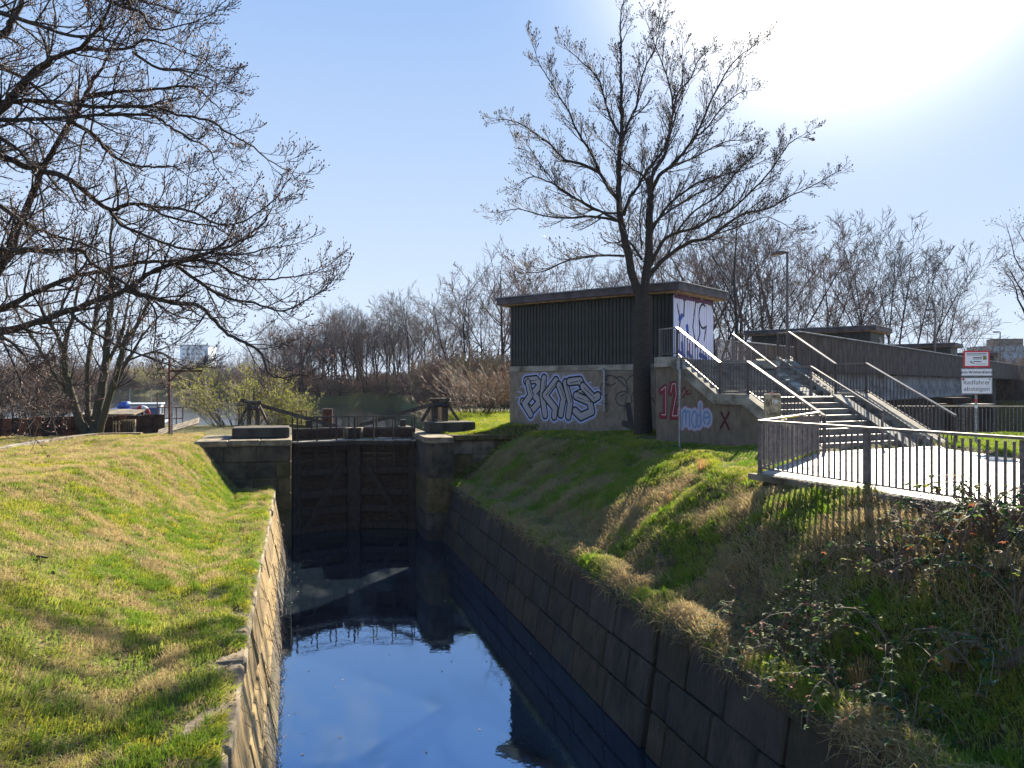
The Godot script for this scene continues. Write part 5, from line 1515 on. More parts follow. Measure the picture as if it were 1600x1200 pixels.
func wild_tree(seed_: int, height: float, stems: int, spread_: float, label: String, mats: Array) -> Node3D:
	rng.seed = seed_
	var o := thing("bare_tree", label, "tree")
	var t := {"wood": MB.new(), "twig": MB.new()}
	var k := {"levels": 3, "kids": [10, 7, 6], "ang": [24.0, 60.0], "up": [0.05, 0.05, 0.06], "wander": 0.16, "ratio": 0.47, "taper": 0.3, "thin": 0.017, "rad_ratio": 0.5, "from": 0.28, "split": 0.05}
	for s in stems:
		var lean := Vector3(r(-1, 1), 0, r(-1, 1)) * spread_
		grow(t, Vector3(lean.x, -0.05, lean.z) * 0.6, (UP + lean * 0.5).normalized(), height * r(0.72, 0.9), height * 0.0125 / sqrt(stems * 0.6 + 0.4), 0, k)
	part("trunk", t.wood.mesh(M[mats[0]]), o)
	part("crown", t.twig.mesh(M[mats[1]]), o).set_meta("kind", "stuff")
	return o

func bush(seed_: int, height: float, wide: float, stems: int, label: String, wood: String, twig: String, leaves := 0, cols := []) -> Node3D:
	rng.seed = seed_
	var o := thing("bush", label, "bush")
	var t := {"wood": MB.new(), "twig": MB.new(), "leaf": MB.new()}
	var k := {"levels": 2, "kids": [7, 5], "ang": [18.0, 55.0], "up": [0.02, 0.06, 0.08], "wander": 0.2, "ratio": 0.45, "taper": 0.35, "thin": 0.009, "rad_ratio": 0.55, "from": 0.2, "split": 0.02, "leaves": leaves, "leaf_size": 0.075, "leaf_cols": cols}
	for s in stems:
		var w := r(0, TAU)
		var out := Vector3(cos(w), 0, sin(w)) * sqrt(rng.randf())
		grow(t, out * wide * 0.3 + Vector3(0, -0.05, 0), (UP + out * wide / height * 0.75).normalized(), height * r(0.65, 1.0), 0.022, 0, k)
	if not leaves:
		t.erase("leaf")
	finish_tree(o, t, wood, twig, "bud")
	return o

func build_woods() -> void:
	var kinds := []
	for q in [[101, 17.0, 1, 0.1], [102, 16.0, 2, 0.5], [103, 18.0, 1, 0.15], [104, 15.0, 3, 0.6], [105, 17.5, 2, 0.4], [106, 14.0, 4, 0.8]]:
		kinds.append(wild_tree(q[0], q[1], q[2], q[3], "bare tree in the row along the far shore of the lake", ["bark", ["twig_far", "twig_grey", "twig_warm"][q[0] % 3]]))
	# the far shore: first the row at the water, then two rows behind it
	rng.seed = 77
	var used := []
	used.resize(kinds.size())
	used.fill(false)
	var place := func(x: float, d: float, k: int, size: float, label: String, group: String) -> void:
		var p := Vector3(x, ground(x, d) - 0.1, -d)
		var s := size * rng.randf_range(0.9, 1.12)
		if not used[k]:
			used[k] = true
			kinds[k].position = p
			kinds[k].rotation.y = rng.randf() * TAU
			kinds[k].scale = Vector3.ONE * s
			kinds[k].set_meta("label", label)
			kinds[k].set_meta("group", group)
		else:
			copy_of(kinds[k], p, rng.randf() * TAU, s, label, group)
	for j in 22:
		place.call(lerpf(-39.0, -16.5, (j + r(-0.3, 0.3)) / 21.0), 126.5 + r(0, 5), rng.randi() % 6, 0.8 + 0.22 * j / 21.0, "bare tree in the front row on the far lake shore", "trees on the far lake shore")
	for j in 15:
		place.call(lerpf(-46.0, -14.0, (j + r(-0.3, 0.3)) / 14.0), 135.0 + r(0, 9), rng.randi() % 6, 0.8 + 0.2 * j / 21.0, "bare tree in the back rows on the far lake shore", "trees behind the far lake shore")
	for j in 11:
		place.call(lerpf(-60.0, -14.0, (j + r(-0.3, 0.3)) / 10.0), 152.0 + r(0, 14), rng.randi() % 6, 0.9, "bare tree in the back rows on the far lake shore", "trees behind the far lake shore")
	# left, where the shore runs away
	for j in 20:
		place.call(lerpf(-150.0, -66.0, (j + r(-0.3, 0.3)) / 19.0), 222.0 + r(0, 16), rng.randi() % 6, 0.78, "bare tree on the distant shore beyond the boats", "trees beyond the boats")
	# the clump on the right bank of the lake, nearer by
	for q in [[700, 88.0, 5, 0.86, "first"], [718, 72.0, 4, 0.86, "second"], [738, 84.0, 2, 0.86, "third"], [752, 76.0, 1, 0.85, "fourth"], [775, 68.0, 0, 0.8, "fifth"], [790, 82.0, 3, 0.98, "sixth"]]:
		place.call((q[0] - 800.0) / 1200.0 * q[1], q[1], q[2], q[3], q[4] + " bare tree, counting towards the hut, in the clump on the lake bank", "clump beside the hut")
	for q in [[835, 92.0, 0], [870, 88.0, 3], [905, 95.0, 2], [940, 90.0, 1], [975, 92.0, 5], [1010, 96.0, 4], [850, 104.0, 5], [925, 106.0, 4], [990, 108.0, 2]]:
		place.call((q[0] - 800.0) / 1200.0 * q[1], q[1], q[2], 1.12, "bare tree rising behind the roof of the hut", "trees behind the hut roof")
	for q in [[1072, 72.0, 3, 1.14, "first"], [1085, 95.0, 5, 1.33, "second"], [1105, 76.0, 1, 1.25, "third"], [1120, 92.0, 0, 1.28, "fourth"], [1135, 70.0, 4, 1.16, "fifth"], [1160, 96.0, 2, 1.28, "sixth"], [1165, 78.0, 5, 1.25, "seventh"], [1190, 74.0, 3, 1.16, "eighth"], [1215, 80.0, 1, 1.22, "ninth"]]:
		place.call((q[0] - 800.0) / 1200.0 * q[1], q[1], q[2], q[3], q[4] + " bare tree from the hut in the thick group before the tall lamp", "trees between hut and lamp")
	for q in [[1278, 84.0, 3, 1.16, "slim group of bare stems just right of the tall lamp"], [1302, 90.0, 4, 1.23, "bare tree standing behind the second hut's roof"], [1368, 86.0, 5, 1.31, "broad many-stemmed bare tree above the second hut"], [1408, 92.0, 5, 1.34, "broad bare tree leaning towards the middle lamp"], [1452, 96.0, 1, 1.04, "thin bare tree around the middle lamp"], [1492, 100.0, 3, 0.94, "low bare tree between the middle lamp and the road signs"]]:
		place.call((q[0] - 800.0) / 1200.0 * q[1], q[1], q[2], q[3], q[4], "")
	for j in 14:
		place.call(lerpf(75.0, 165.0, j / 13.0), 178.0 + r(-8, 20), rng.randi() % 6, 0.62, "small bare tree on the skyline beyond the footbridge", "skyline trees beyond the footbridge")
	for j in 9:
		place.call(lerpf(10.0, 62.0, j / 8.0), 128.0 + r(-6, 16), rng.randi() % 6, 0.95, "bare tree far behind the footbridge", "trees far behind the footbridge")
	# the tree at the right-hand edge, closer and full of buds
	rng.seed = 311
	var base := Vector3(40.60, 0.0, -60.0)
	var o := thing("round_tree", "dense round-crowned bare tree cut off by the edge above the road signs", "tree", base)
	var t := {"wood": MB.new(), "twig": MB.new(), "bud": MB.new()}
	var k := {"levels": 3, "kids": [13, 8, 6], "ang": [35.0, 75.0], "up": [0.0, 0.03, 0.05], "wander": 0.2, "ratio": 0.48, "taper": 0.3, "thin": 0.012, "rad_ratio": 0.5, "from": 0.36, "split": 0.04, "bud": 0.8, "bud_size": 0.11}
	grow(t, Vector3.ZERO, UP, 12.5, 0.28, 0, k)
	finish_tree(o, t, "bark", "twig_far", "bud")
	# thickets and bushes
	var g1 := Color(0.26, 0.3, 0.03)
	var g2 := Color(0.17, 0.22, 0.03)
	var green := bush(401, 3.3, 3.4, 34, "yellow-green budding willow bush between the gallows post and the lock gate", "bark_green", "twig_pale", 3, [g1, g2, Color(0.34, 0.34, 0.05)])
	green.position = Vector3(-14.69, -0.6, -41.2)
	green.scale = Vector3(1.1, 1.0, 1.0)
	var g := copy_of(green, Vector3(-13.50, -0.9, -42.4), 2.1, 0.85, "lower yellow-green bush right beside the gate winch")
	g = copy_of(green, Vector3(-11.79, -1.1, -41.0), 4.0, 0.6, "small yellow-green bush at the water beside the lock gate")
	g = copy_of(green, Vector3(-97.07, 0.2, -208.0), 0.4, 2.2, "pale green bush on the distant shore left of the tower block")
	g = copy_of(green, Vector3(-87.45, 0.2, -212.0), 1.9, 2.4, "pale green bush on the distant shore below the tower block")
	var brown := bush(402, 3.2, 3.6, 40, "red-brown budding bush between the gate winch and the hut", "bark", "twig_pale", 1, [Color(0.2, 0.12, 0.06), Color(0.16, 0.09, 0.05)])
	brown.position = Vector3(-2.17, -0.1, -45.0)
	copy_of(brown, Vector3(-4.23, -0.9, -47.0), 2.0, 0.6, "thin pale bush hanging over the lake behind the winch")
	copy_of(brown, Vector3(-0.75, 0.0, -50.0), 4.0, 0.8, "brown bush in the shade of the hut's far corner")
	var thicket := bush(403, 3.6, 4.4, 34, "", "bark", "twig", 0)
	thicket.position = Vector3(-25.03, -0.4, -38.5)
	thicket.set_meta("label", "brown bare thicket at the picture's left edge behind the sheet piles")
	copy_of(thicket, Vector3(-24.77, -0.4, -41.0), 1.0, 1.0, "brown bare thicket behind the sheet piles, left of the many-stemmed tree")
	copy_of(thicket, Vector3(-22.16, -0.4, -39.0), 2.4, 0.72, "smaller brown thicket right beside the many-stemmed tree")
	copy_of(thicket, Vector3(-24.75, -0.4, -36.0), 3.4, 1.1, "tall brown thicket reaching in from the edge beside the sheet piles")
	copy_of(thicket, Vector3(-27.87, -0.4, -44.0), 4.4, 1.5, "tallest brown thicket, farther back behind the sheet piles")
	copy_of(thicket, Vector3(49.38, 0.0, -75.0), 1.4, 1.5, "grey-green bush at the far end of the footbridge under the road signs")
	# undergrowth along the far shore: a mass nobody could count
	rng.seed = 91
	var u := wild_mesh(404)
	var list := []
	for j in 170:
		var x := r(-48, -12)
		list.append([x, 125.3 + r(0, 24), r(0.6, 1.3)])
	for j in 200:
		list.append([r(-170, -60), 218.0 + r(0, 26), r(1.2, 2.6)])
	for j in 170:
		var d := r(60, 105)
		list.append([-4.0 - (d - 42.0) * 0.17 + 1.0 + absf(r(-8, 8)) + r(0, 5), d, r(0.7, 1.5)])
	for j in 200:
		list.append([r(8, 75), r(86, 125), r(0.8, 1.6)])
	for j in 160:
		list.append([r(60, 170), r(150, 200), r(1.2, 2.6)])
	var cols := [Color(0.9, 0.8, 0.75), Color(1.2, 1.0, 0.8), Color(0.75, 0.62, 0.6), Color(1.0, 1.05, 0.7)]
	var mm := MultiMesh.new()
	mm.transform_format = MultiMesh.TRANSFORM_3D
	mm.use_colors = true
	mm.mesh = u
	mm.instance_count = list.size()
	for j in list.size():
		var q: Array = list[j]
		var s: float = q[2]
		mm.set_instance_transform(j, Transform3D(Basis(UP, r(0, TAU)).scaled(Vector3(s, s * r(0.7, 1.2), s)), Vector3(q[0], ground(q[0], q[1]) - 0.1, -q[1])))
		mm.set_instance_color(j, cols[rng.randi() % 4])
	var mi := MultiMeshInstance3D.new()
	mi.name = "undergrowth"
	mi.multimesh = mm
	add_child(mi, true)
	mi.set_meta("kind", "stuff")
	tag(mi, "brown bare undergrowth massed along the far banks", "undergrowth")

func wild_mesh(seed_: int) -> ArrayMesh:
	rng.seed = seed_
	var m := mat("undergrowth", Color(0.2, 0.15, 0.12), 0.95)
	m.vertex_color_use_as_albedo = true
	var t := {"wood": MB.new(), "twig": MB.new()}
	var k := {"levels": 2, "kids": [6, 4], "ang": [20.0, 60.0], "up": [0.02, 0.05], "wander": 0.22, "ratio": 0.5, "taper": 0.4, "thin": 0.022, "rad_ratio": 0.6, "from": 0.15, "split": 9.0}
	for s in 18:
		var w := r(0, TAU)
		var out := Vector3(cos(w), 0, sin(w)) * sqrt(rng.randf())
		grow(t, out * 0.9, (UP + out * 0.7).normalized(), r(1.4, 3.0), 0.035, 0, k)
	return t.twig.mesh(m)

# ---------------------------------------------------------------- grass and brambles
func tuft(seed_: int, blades: int, tall: float, wide: float, lie: float, thick: float) -> ArrayMesh:
	rng.seed = seed_
	var b := MB.new()
	for j in blades:
		var w := r(0, TAU)
		var p := Vector3(cos(w), 0, sin(w)) * wide * sqrt(rng.randf())
		var h := tall * r(0.45, 1.15)
		var lean := Vector3(r(-1, 1), 0, r(-1, 1)).normalized() * h * r(0.2, 1.0) * lie
		var mid := p + Vector3(0, h * 0.6, 0) + lean * 0.35
		var tip := p + Vector3(0, h * (1.0 - 0.45 * lie), 0) + lean
		var x := Vector3(cos(w + 1.3), 0, sin(w + 1.3)) * thick * 0.5
		var c := r(0.6, 1.35)
		b.col = Color(c, c, c)
		b.quad(p - x + Vector3(0, -0.02, 0), p + x + Vector3(0, -0.02, 0), mid + x * 0.8, mid - x * 0.8)
		b.tri(mid - x * 0.8, mid + x * 0.8, tip)
	return b.mesh(M.grass)

func slope_at(x: float, d: float) -> Vector3:
	var e := 0.2
	var gx := (ground(x + e, d) - ground(x - e, d)) / (2.0 * e)
	var gz := (ground(x, d - e) - ground(x, d + e)) / (2.0 * e)
	return Vector3(-gx, 1.0, -gz).normalized()

func scatter(called: String, m: Mesh, spots: Array, label: String, category: String) -> void:   # spots: [position, normal, size, colour]
	var mm := MultiMesh.new()
	mm.transform_format = MultiMesh.TRANSFORM_3D
	mm.use_colors = true
	mm.mesh = m
	mm.instance_count = spots.size()
	for j in spots.size():
		var s: Array = spots[j]
		var n: Vector3 = s[1].lerp(UP, 0.4).normalized()
		var x := n.cross(Vector3(0.3, 0.1, 0.9)).normalized()
		var b := Basis(x, n, x.cross(n)) * Basis(UP, r(0, TAU))
		mm.set_instance_transform(j, Transform3D(b.scaled_local(Vector3.ONE * s[2]), s[0]))
		mm.set_instance_color(j, s[3])
	var mi := MultiMeshInstance3D.new()
	mi.name = called
	mi.multimesh = mm
	add_child(mi, true)
	mi.set_meta("kind", "stuff")
	tag(mi, label, category)

func build_grass() -> void:
	var turf := tuft(501, 15, 0.095, 0.12, 0.75, 0.0105)
	var long_ := tuft(502, 20, 0.2, 0.13, 0.9, 0.012)
	var straw := tuft(503, 18, 0.22, 0.16, 1.4, 0.0095)
	var lush := tuft(504, 24, 0.22, 0.12, 0.55, 0.014)
	rng.seed = 900
	var patch := FastNoiseLite.new()
	patch.seed = 31
	patch.frequency = 0.35
	patch.fractal_octaves = 3
	var small := FastNoiseLite.new()
	small.seed = 32
	small.frequency = 1.3
	var green := Color(0.14, 0.26, 0.016)
	var yellow := Color(0.4, 0.39, 0.035)
	var hay := Color(0.56, 0.44, 0.2)
	var brown := Color(0.2, 0.13, 0.07)
	var a1 := []
	var a2 := []
	var a3 := []
	var a4 := []
	# the grass bank with its ledge, and the lawn above it
	for j in 60000:
		var u := 3.0 + 33.0 * pow(rng.randf(), 0.85)
		var v := r(-16.0, -0.8)
		if v < -7.5 and rng.randf() < 0.45:
			continue
		if u > 31.3 and v > -3.75:
			continue
		var p := canal(u, 0, v)
		var d := -p.z
		if d < 4.0 or absf(p.x) > d * 0.75 + 1.0 or d > 39.0:
			continue
		p.y = ground(p.x, d)
		var q := patch.get_noise_2d(p.x, d)
		var s := small.get_noise_2d(p.x, d)
		if v > -1.75:
			# the stone ledge: bare coping in places, tufts in others
			if p.y < -2.29:
				continue
		var c := green.lerp(yellow, clampf(0.45 + q * 1.2 + r(-0.3, 0.3), 0.0, 1.0))
		var hayness := clampf(0.4 + s * 1.0 - q * 0.5 + r(-0.25, 0.25) + 0.25 * smoothstep(14.0, 24.0, u) * (1.0 if v < -3.0 else 0.0), 0.0, 1.0)
		if u < 14.0:
			hayness = clampf(hayness + 0.06, 0.0, 1.0)
		var n := slope_at(p.x, d)
		if s + q * 0.6 < -0.52 and rng.randf() < 0.8:
			continue
		if hayness > 0.66:
			a3.append([p, n, r(0.45, 0.8), hay.lerp(brown, clampf(r(-0.2, 0.7) - s * 0.4, 0, 1))])
		elif q > 0.18 and s > -0.1 and v > -5.0:
			a2.append([p, n, r(0.55, 0.9), green.lerp(yellow, r(0.0, 0.35))])
		else:
			a1.append([p, n, r(0.8, 1.25) * (1.25 if u < 14.0 else 1.0), c.lerp(hay, hayness * 0.4)])
	# the bramble slope and the mound below the hut
	for j in 52000:
		var u := 2.5 + 34.0 * pow(rng.randf(), 0.9)
		var v := r(6.22, 16.0) if j % 9 else r(6.22, 6.8)
		var p := canal(u, 0, v)
		var d := -p.z
		if d < 4.0 or absf(p.x) > d * 0.75 + 1.0:
			continue
		if Geometry2D.is_point_in_polygon(Vector2(p.x, d), plaza) or taken(p.x, d):
			continue
		if u > 32.0 and v < 10.0 and rng.randf() < 0.3:
			continue
		if u > 31.0 and u < 32.8 and v < 10.2:
			continue
		p.y = ground(p.x, d)
		var q := patch.get_noise_2d(p.x, d)
		var s := small.get_noise_2d(p.x, d)
		var n := slope_at(p.x, d)
		var up := p.y > -0.42
		if up and u > 13.5:
			if rng.randf() < 0.9:
				a1.append([p, n, r(0.7, 1.2), green.lerp(yellow, clampf(0.4 + q + r(-0.3, 0.3), 0, 1))])
			else:
				a3.append([p, n, r(0.4, 0.7), hay])
		elif q + r(-0.25, 0.25) < -0.02 or (u < 11.0 and v > 8.0 and rng.randf() < 0.6):
			a3.append([p, n, r(0.6, 1.35), hay.lerp(brown, r(0.0, 0.75))])
		elif s > 0.1:
			a4.append([p, n, r(0.5, 1.1), green.lerp(yellow, r(0, 0.3))])
		else:
			a2.append([p, n, r(0.6, 1.2), green.lerp(yellow, r(0, 0.6)).lerp(hay, r(0, 0.35))])
	# the bright lawn in front of the far balustrade, and behind the lock
	for j in 5200:
		var x := r(12.2, 23.0)
		var d := r(18.0, 26.4)
		if Geometry2D.is_point_in_polygon(Vector2(x, d), plaza):
			continue
		a1.append([Vector3(x, ground(x, d), -d), UP, r(0.8, 1.2), green.lerp(yellow, r(0.0, 0.5))])
	for j in 4500:
		var x := r(-6.0, 3.0)
		var d := r(33.0, 50.0)
		if lake_depth(x, d) > -0.8 or taken(x, d):
			continue
		var v := x * CC + d * SS
		if v < 6.6:
			continue
		a1.append([Vector3(x, ground(x, d), -d), UP, r(0.9, 1.5), green.lerp(yellow, r(0.2, 0.8))])
	scatter("grass", turf, a1, "short mown grass on the banks and lawns", "grass")
	scatter("grass", long_, a2, "longer green grass on the lower banks", "grass")
	scatter("dry_grass", straw, a3, "dry straw-coloured grass matted on both banks", "grass")
	scatter("grass", lush, a4, "lush green tufts on the bramble slope", "grass")
	# fallen leaves and twigs of litter
	var lm := MB.new()
	lm.tri(Vector3(-0.03, 0.0, 0.0), Vector3(0.0, 0.006, 0.022), Vector3(0.035, 0.012, 0.0))
	lm.tri(Vector3(-0.03, 0.0, 0.0), Vector3(0.035, 0.012, 0.0), Vector3(0.0, 0.008, -0.022))
	var a5 := []
	for j in 3600:
		var u := 4.0 + 20.0 * rng.randf()
		var v := r(-7.0, -0.75) if j % 2 else r(6.2, 9.2)
		var p := canal(u, 0, v)
		if absf(p.x) > -p.z * 0.75 + 1.0:
			continue
		p.y = maxf(ground(p.x, -p.z), -2.31) + r(0.01, 0.06)
		a5.append([p, rv(), r(0.6, 1.5), [Color(0.14, 0.075, 0.035), Color(0.2, 0.12, 0.06), Color(0.09, 0.055, 0.035), Color(0.34, 0.27, 0.17)][rng.randi() % 4]])
	scatter("fallen_leaves", lm.mesh(M.grass), a5, "brown fallen leaves strewn over both banks", "leaves")
	a5 = []
	for j in 130:
		var p := canal(r(7.0, 33.0), -4.642, r(0.0, 5.6) if j % 3 else r(-0.2, 0.3))
		a5.append([p, UP, r(0.5, 1.1), [Color(0.2, 0.14, 0.08), Color(0.3, 0.28, 0.2), Color(0.1, 0.08, 0.05)][rng.randi() % 3]])
	scatter("floating_leaves", lm.mesh(M.grass), a5, "small leaves and flecks floating on the canal water", "leaves")
	# tall straw clumps that stand out one by one
	rng.seed = 950
	var clump := MB.new()
	for j in 150:
		var w := r(0, TAU)
		var p := Vector3(cos(w), 0, sin(w)) * 0.16 * sqrt(rng.randf())
		var h := r(0.2, 0.5)
		var lean := p.normalized() * h * r(0.1, 0.7) + Vector3(r(-0.1, 0.1), 0, r(-0.1, 0.1))
		var x := Vector3(cos(w + 1.3), 0, sin(w + 1.3)) * 0.004
		var c := r(0.7, 1.15)
		clump.col = Color(0.42 * c, 0.27 * c, 0.11 * c)
		clump.quad(p - x, p + x, p + lean * 0.4 + Vector3(0, h * 0.7, 0) + x, p + lean * 0.4 + Vector3(0, h * 0.7, 0) - x)
		clump.tri(p + lean * 0.4 + Vector3(0, h * 0.7, 0) - x, p + lean * 0.4 + Vector3(0, h * 0.7, 0) + x, p + lean + Vector3(0, h * 0.85, 0))
	var first := true
	var o: Node3D
	for q in [[4.62, 18.6, 0.85, "ginger straw clump alone on the bright mound below the stairs"], [3.0, 9.0, 0.75, "ginger straw clump at the canal edge, lowest on the bramble slope"], [3.75, 17.9, 0.7, "ginger straw clump half-way down the mound, left of the lone one"], [4.55, 10.0, 0.9, "straw clump above the canal edge clump"], [5.25, 9.3, 0.8, "straw clump near the pale paper scrap"], [1.1, 22.3, 0.8, "sunlit straw clump where the hut's shadow ends"], [3.35, 8.1, 0.7, "straw clump at the bottom by the canal edge"], [5.9, 10.4, 1.1, "tall straw clump among the brambles at the picture edge"], [6.4, 10.9, 1.1, "tall straw clump under the balustrade at the picture edge"]]:
		var p := Vector3(q[0], ground(q[0], q[1]) - 0.02, -q[1])
		if first:
			o = thing("straw_clump", q[3], "grass clump", p, 0.0, "ginger straw clumps")
			part("stalks", clump.mesh(M.grass), o).set_meta("kind", "stuff")
			o.scale = Vector3.ONE * q[2]
			first = false
		else:
			copy_of(o, p, r(0, TAU), q[2], q[3], "ginger straw clumps")

func taken(x: float, d: float) -> bool:
	for p in no_grass:
		if Geometry2D.is_point_in_polygon(Vector2(x, d), p):
			return true
	return false

func bramble(seed_: int, label: String) -> Node3D:
	rng.seed = seed_
	var o := thing("bramble_bush", label, "bramble", Vector3.ZERO, 0.0, "brambles on the slope")
	var cane := MB.new()
	var lf := MB.new()
	var cols := [Color(0.045, 0.085, 0.028), Color(0.06, 0.11, 0.03), Color(0.035, 0.07, 0.035), Color(0.22, 0.24, 0.04), Color(0.07, 0.12, 0.03), Color(0.2, 0.08, 0.04)]
	for j in 9:
		var w := r(0, TAU)
		var dir := Vector3(cos(w), 0, sin(w))
		var long := r(0.7, 1.5)
		var high := r(0.3, 0.65)
		var pts := PackedVector3Array()
		var rad := PackedFloat32Array()
		for k in 9:
			var f := k / 8.0
			pts.append(dir * long * f + Vector3(0, high * 4.0 * f * (1.0 - f) * (1.15 - 0.3 * f) + 0.02, 0) + rv() * 0.03)
			rad.append(lerpf(0.009, 0.0035, f))
		cane.tube(pts, rad, 5)
		for k in range(2, 9):
			for m in 2:
				if rng.randf() < 0.35:
					continue
				var p := pts[k] + rv() * 0.02
				var tilt := (rv() * 0.55 + UP).normalized()
				var a := tilt.cross(rv()).normalized()
				var end := p + a * r(0.04, 0.08) + UP * 0.02
				cane.tube(PackedVector3Array([p, end]), PackedFloat32Array([0.002, 0.0015]), 3)
				var c: Color = cols[rng.randi() % cols.size()]
				for s in [-1.0, 0.0, 1.0]:
					var d2 := a.rotated(tilt, s * 1.15)
					blade(lf, end, d2, tilt, r(0.06, 0.11), c * r(0.8, 1.2))
	part("canes", cane.mesh(M.twig_pale), o)
	part("leaves", lf.mesh(M.leaf), o).set_meta("kind", "stuff")
	return o

func blade(b: MB, p: Vector3, d: Vector3, n: Vector3, s: float, c: Color) -> void:   # one pointed leaf folded along its midrib
	b.col = c
	var x := d.cross(n).normalized() * s * 0.32
	var m := p + d * s * 0.45 - n * s * 0.06
	var e := p + d * s - n * s * 0.18
	b.tri(p, m + x + n * s * 0.1, m)
	b.tri(p, m, m - x + n * s * 0.1)
	b.tri(m, m + x + n * s * 0.1, e)
	b.tri(m, e, m - x + n * s * 0.1)

func build_brambles() -> void:
	var kinds := [bramble(601, "bramble bush in leaf under the balustrade, its canes nearest the post"), bramble(602, "bramble bush with yellowing leaves half-way down the slope"), bramble(603, "arching bramble at the balustrade's near end")]
	rng.seed = 640
	var spots := [[6.5, 11.2], [5.35, 10.6], [6.7, 10.9], [5.9, 11.2], [4.5, 10.8], [4.7, 11.3], [4.1, 11.5], [3.0, 9.9], [6.9, 10.4], [3.9, 10.6], [4.1, 9.6], [4.9, 9.9], [5.8, 9.9], [6.4, 10.2], [3.4, 9.3], [4.6, 8.9], [3.3, 10.9], [6.0, 9.1], [3.1, 8.2], [4.3, 10.2], [3.9, 12.2], [3.6, 8.7], [6.6, 9.7], [2.7, 11.9], [5.6, 8.8]]
	for j in spots.size():
		var x: float = spots[j][0]
		var d: float = spots[j][1]
		var p := Vector3(x, ground(x, d), -d)
		if j < 3:
			kinds[j].position = p
			kinds[j].rotation.y = r(0, TAU)
		else:
			copy_of(kinds[j % 3], p, r(0, TAU), r(0.7, 1.1), "green bramble bush high on the slope, close under the balustrade" if p.y > -0.9 else ("green bramble bush trailing at the edge of the dark canal wall" if p.y < -1.75 else "green bramble bush sprawling half-way down the bank"), "brambles on the slope")
	# dry stems and twiggy growth at the picture edge
	var dead := bush(605, 0.75, 1.2, 13, "brown dead-stemmed scrub among the brambles at the picture edge", "twig_pale", "twig_pale", 0)
	dead.position = Vector3(6.1, ground(6.1, 10.3), -10.3)
	copy_of(dead, Vector3(5.6, ground(5.6, 10.7), -10.7), 1.2, 0.8, "brown dead-stemmed scrub below the second balustrade post")
	copy_of(dead, Vector3(6.75, ground(6.75, 10.6), -10.6), 2.2, 0.9, "brown dead-stemmed scrub against the kerb at the picture edge")
	copy_of(dead, Vector3(4.0, ground(4.0, 13.0), -13.0), 3.2, 0.6, "brown dead-stemmed scrub in the striped shadow of the balustrade")
	copy_of(dead, Vector3(3.2, ground(3.2, 15.6), -15.6), 4.2, 0.55, "small brown scrub in the shade on the upper bramble slope")
	copy_of(dead, Vector3(5.6, ground(5.6, 8.9), -8.9), 5.2, 0.7, "brown scrub beside the pale paper scrap")
	# dead roots and creepers hanging over the lit wall
	rng.seed = 660
	var b := MB.new()
	for j in 520:
		var u := 4.5 + 27.0 * rng.randf()
		var f := r(0.0, 1.0)
		var y := lerpf(-4.62, -3.3, f * f) if rng.randf() < 0.93 else r(-3.6, -2.4)
		var v := lerpf(-0.3, -0.74, (y + 4.65) / 2.13) + 0.02
		var p := canal(u, y, v)
		var pts := PackedVector3Array([p])
		var q := p
		for k in 3:
			q += canal(r(-0.12, 0.12), 0.0, r(0.01, 0.09)) + Vector3(0, r(-0.2, 0.03), 0)
			pts.append(q)
		b.tube(pts, PackedFloat32Array([0.007, 0.006, 0.005, 0.003]), 3)
	var c := one("creepers", b.mesh(M.twig_pale), "dead roots and creepers hanging over the sunlit canal wall", "creeper")
	c.set_meta("kind", "stuff")

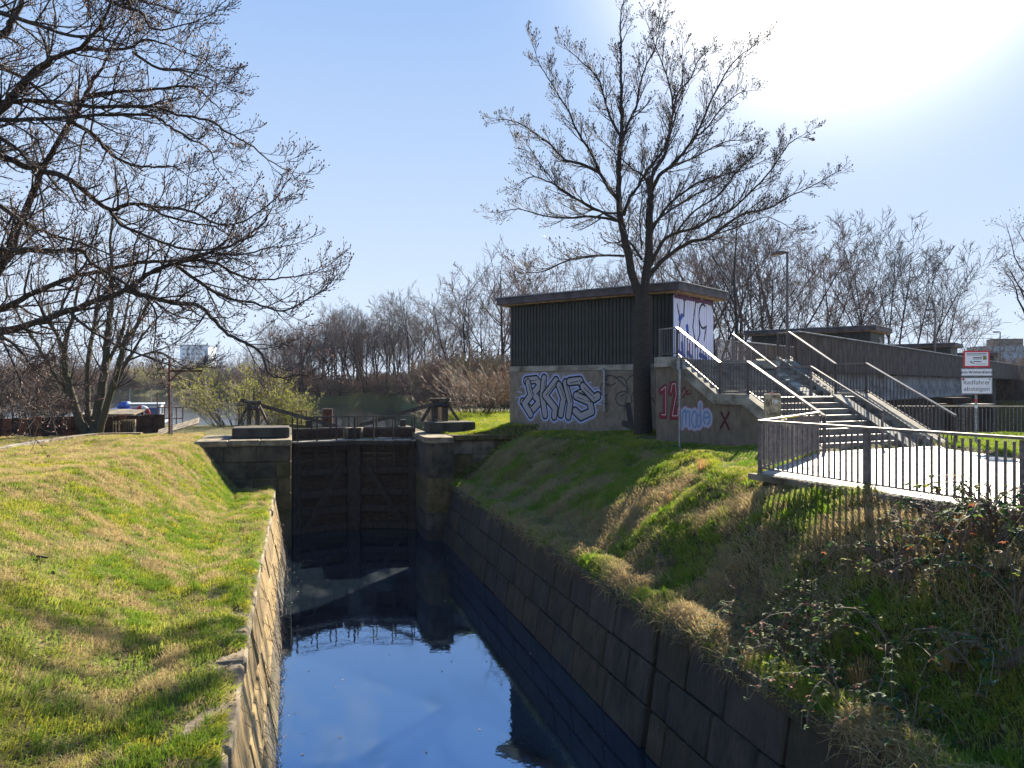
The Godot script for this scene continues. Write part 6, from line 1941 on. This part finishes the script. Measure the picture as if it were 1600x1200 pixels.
# ---------------------------------------------------------------- the scene
func _ready() -> void:
	rng.seed = 7
	var cam := Camera3D.new()
	cam.name = "camera"
	cam.fov = 53.13
	cam.near = 0.1
	cam.far = 4000.0
	cam.position = Vector3(0, 1.8, 0)
	add_child(cam)
	cam.current = true
	var sun := DirectionalLight3D.new()
	sun.name = "sun"
	add_child(sun)
	sun.light_energy = 1.6
	sun.light_color = Color(1.0, 0.95, 0.86)
	sun.light_angular_distance = 0.5
	sun.shadow_enabled = true
	sun.look_at_from_position(Vector3.ZERO, -Vector3(0.358, 0.575, -0.824))
	var sky := ProceduralSkyMaterial.new()
	sky.sky_top_color = Color(0.045, 0.3094, 0.5251)
	sky.sky_horizon_color = Color(0.5271, 0.5648, 0.6055)
	sky.sky_curve = 0.438
	sky.ground_horizon_color = Color(0.5, 0.52, 0.52)
	sky.ground_bottom_color = Color(0.12, 0.12, 0.1)
	sky.sun_angle_max = 77.0
	sky.sun_curve = 0.08
	var env := Environment.new()
	env.background_mode = Environment.BG_SKY
	env.sky = Sky.new()
	env.sky.sky_material = sky
	env.tonemap_mode = Environment.TONE_MAPPER_LINEAR
	env.tonemap_exposure = 3.4
	env.fog_enabled = true
	env.fog_density = 0.00014
	env.fog_light_color = Color(0.86, 0.9, 1.0)
	env.sdfgi_enabled = true
	env.ssao_enabled = true
	env.ssil_enabled = true
	var we := WorldEnvironment.new()
	we.name = "environment"
	we.environment = env
	add_child(we)

	hills.seed = 4
	hills.frequency = 0.22
	hills.fractal_octaves = 3
	fine.seed = 5
	fine.frequency = 0.9
	plaza = PackedVector2Array([Vector2(5.04, 15.6), Vector2(9.3, 5.28), Vector2(12.4, 5.28), Vector2(12.1, 21.4), Vector2(12.95, 22.75), Vector2(8.15, 20.35)])
	var st := func(w: float, run: float) -> Vector2: return Vector2(8.15 + 0.891 * w - 0.453 * run, 20.3 + 0.453 * w + 0.891 * run)
	no_grass = [PackedVector2Array([st.call(-0.1, -0.1), st.call(5.4, -0.1), st.call(5.4, 9.0), st.call(-0.1, 9.0)]), PackedVector2Array([Vector2(-0.1, 34.9), Vector2(6.3, 29.7), Vector2(8.7, 32.6), Vector2(2.2, 38.0)])]
	make_materials()
	build_ground()
	build_water()
	build_canal()
	build_lock()
	build_plaza()
	build_stairs()
	build_bridge()
	build_signs()
	build_woods()
	build_ash()
	build_left_trees()
	build_grass()
	build_brambles()
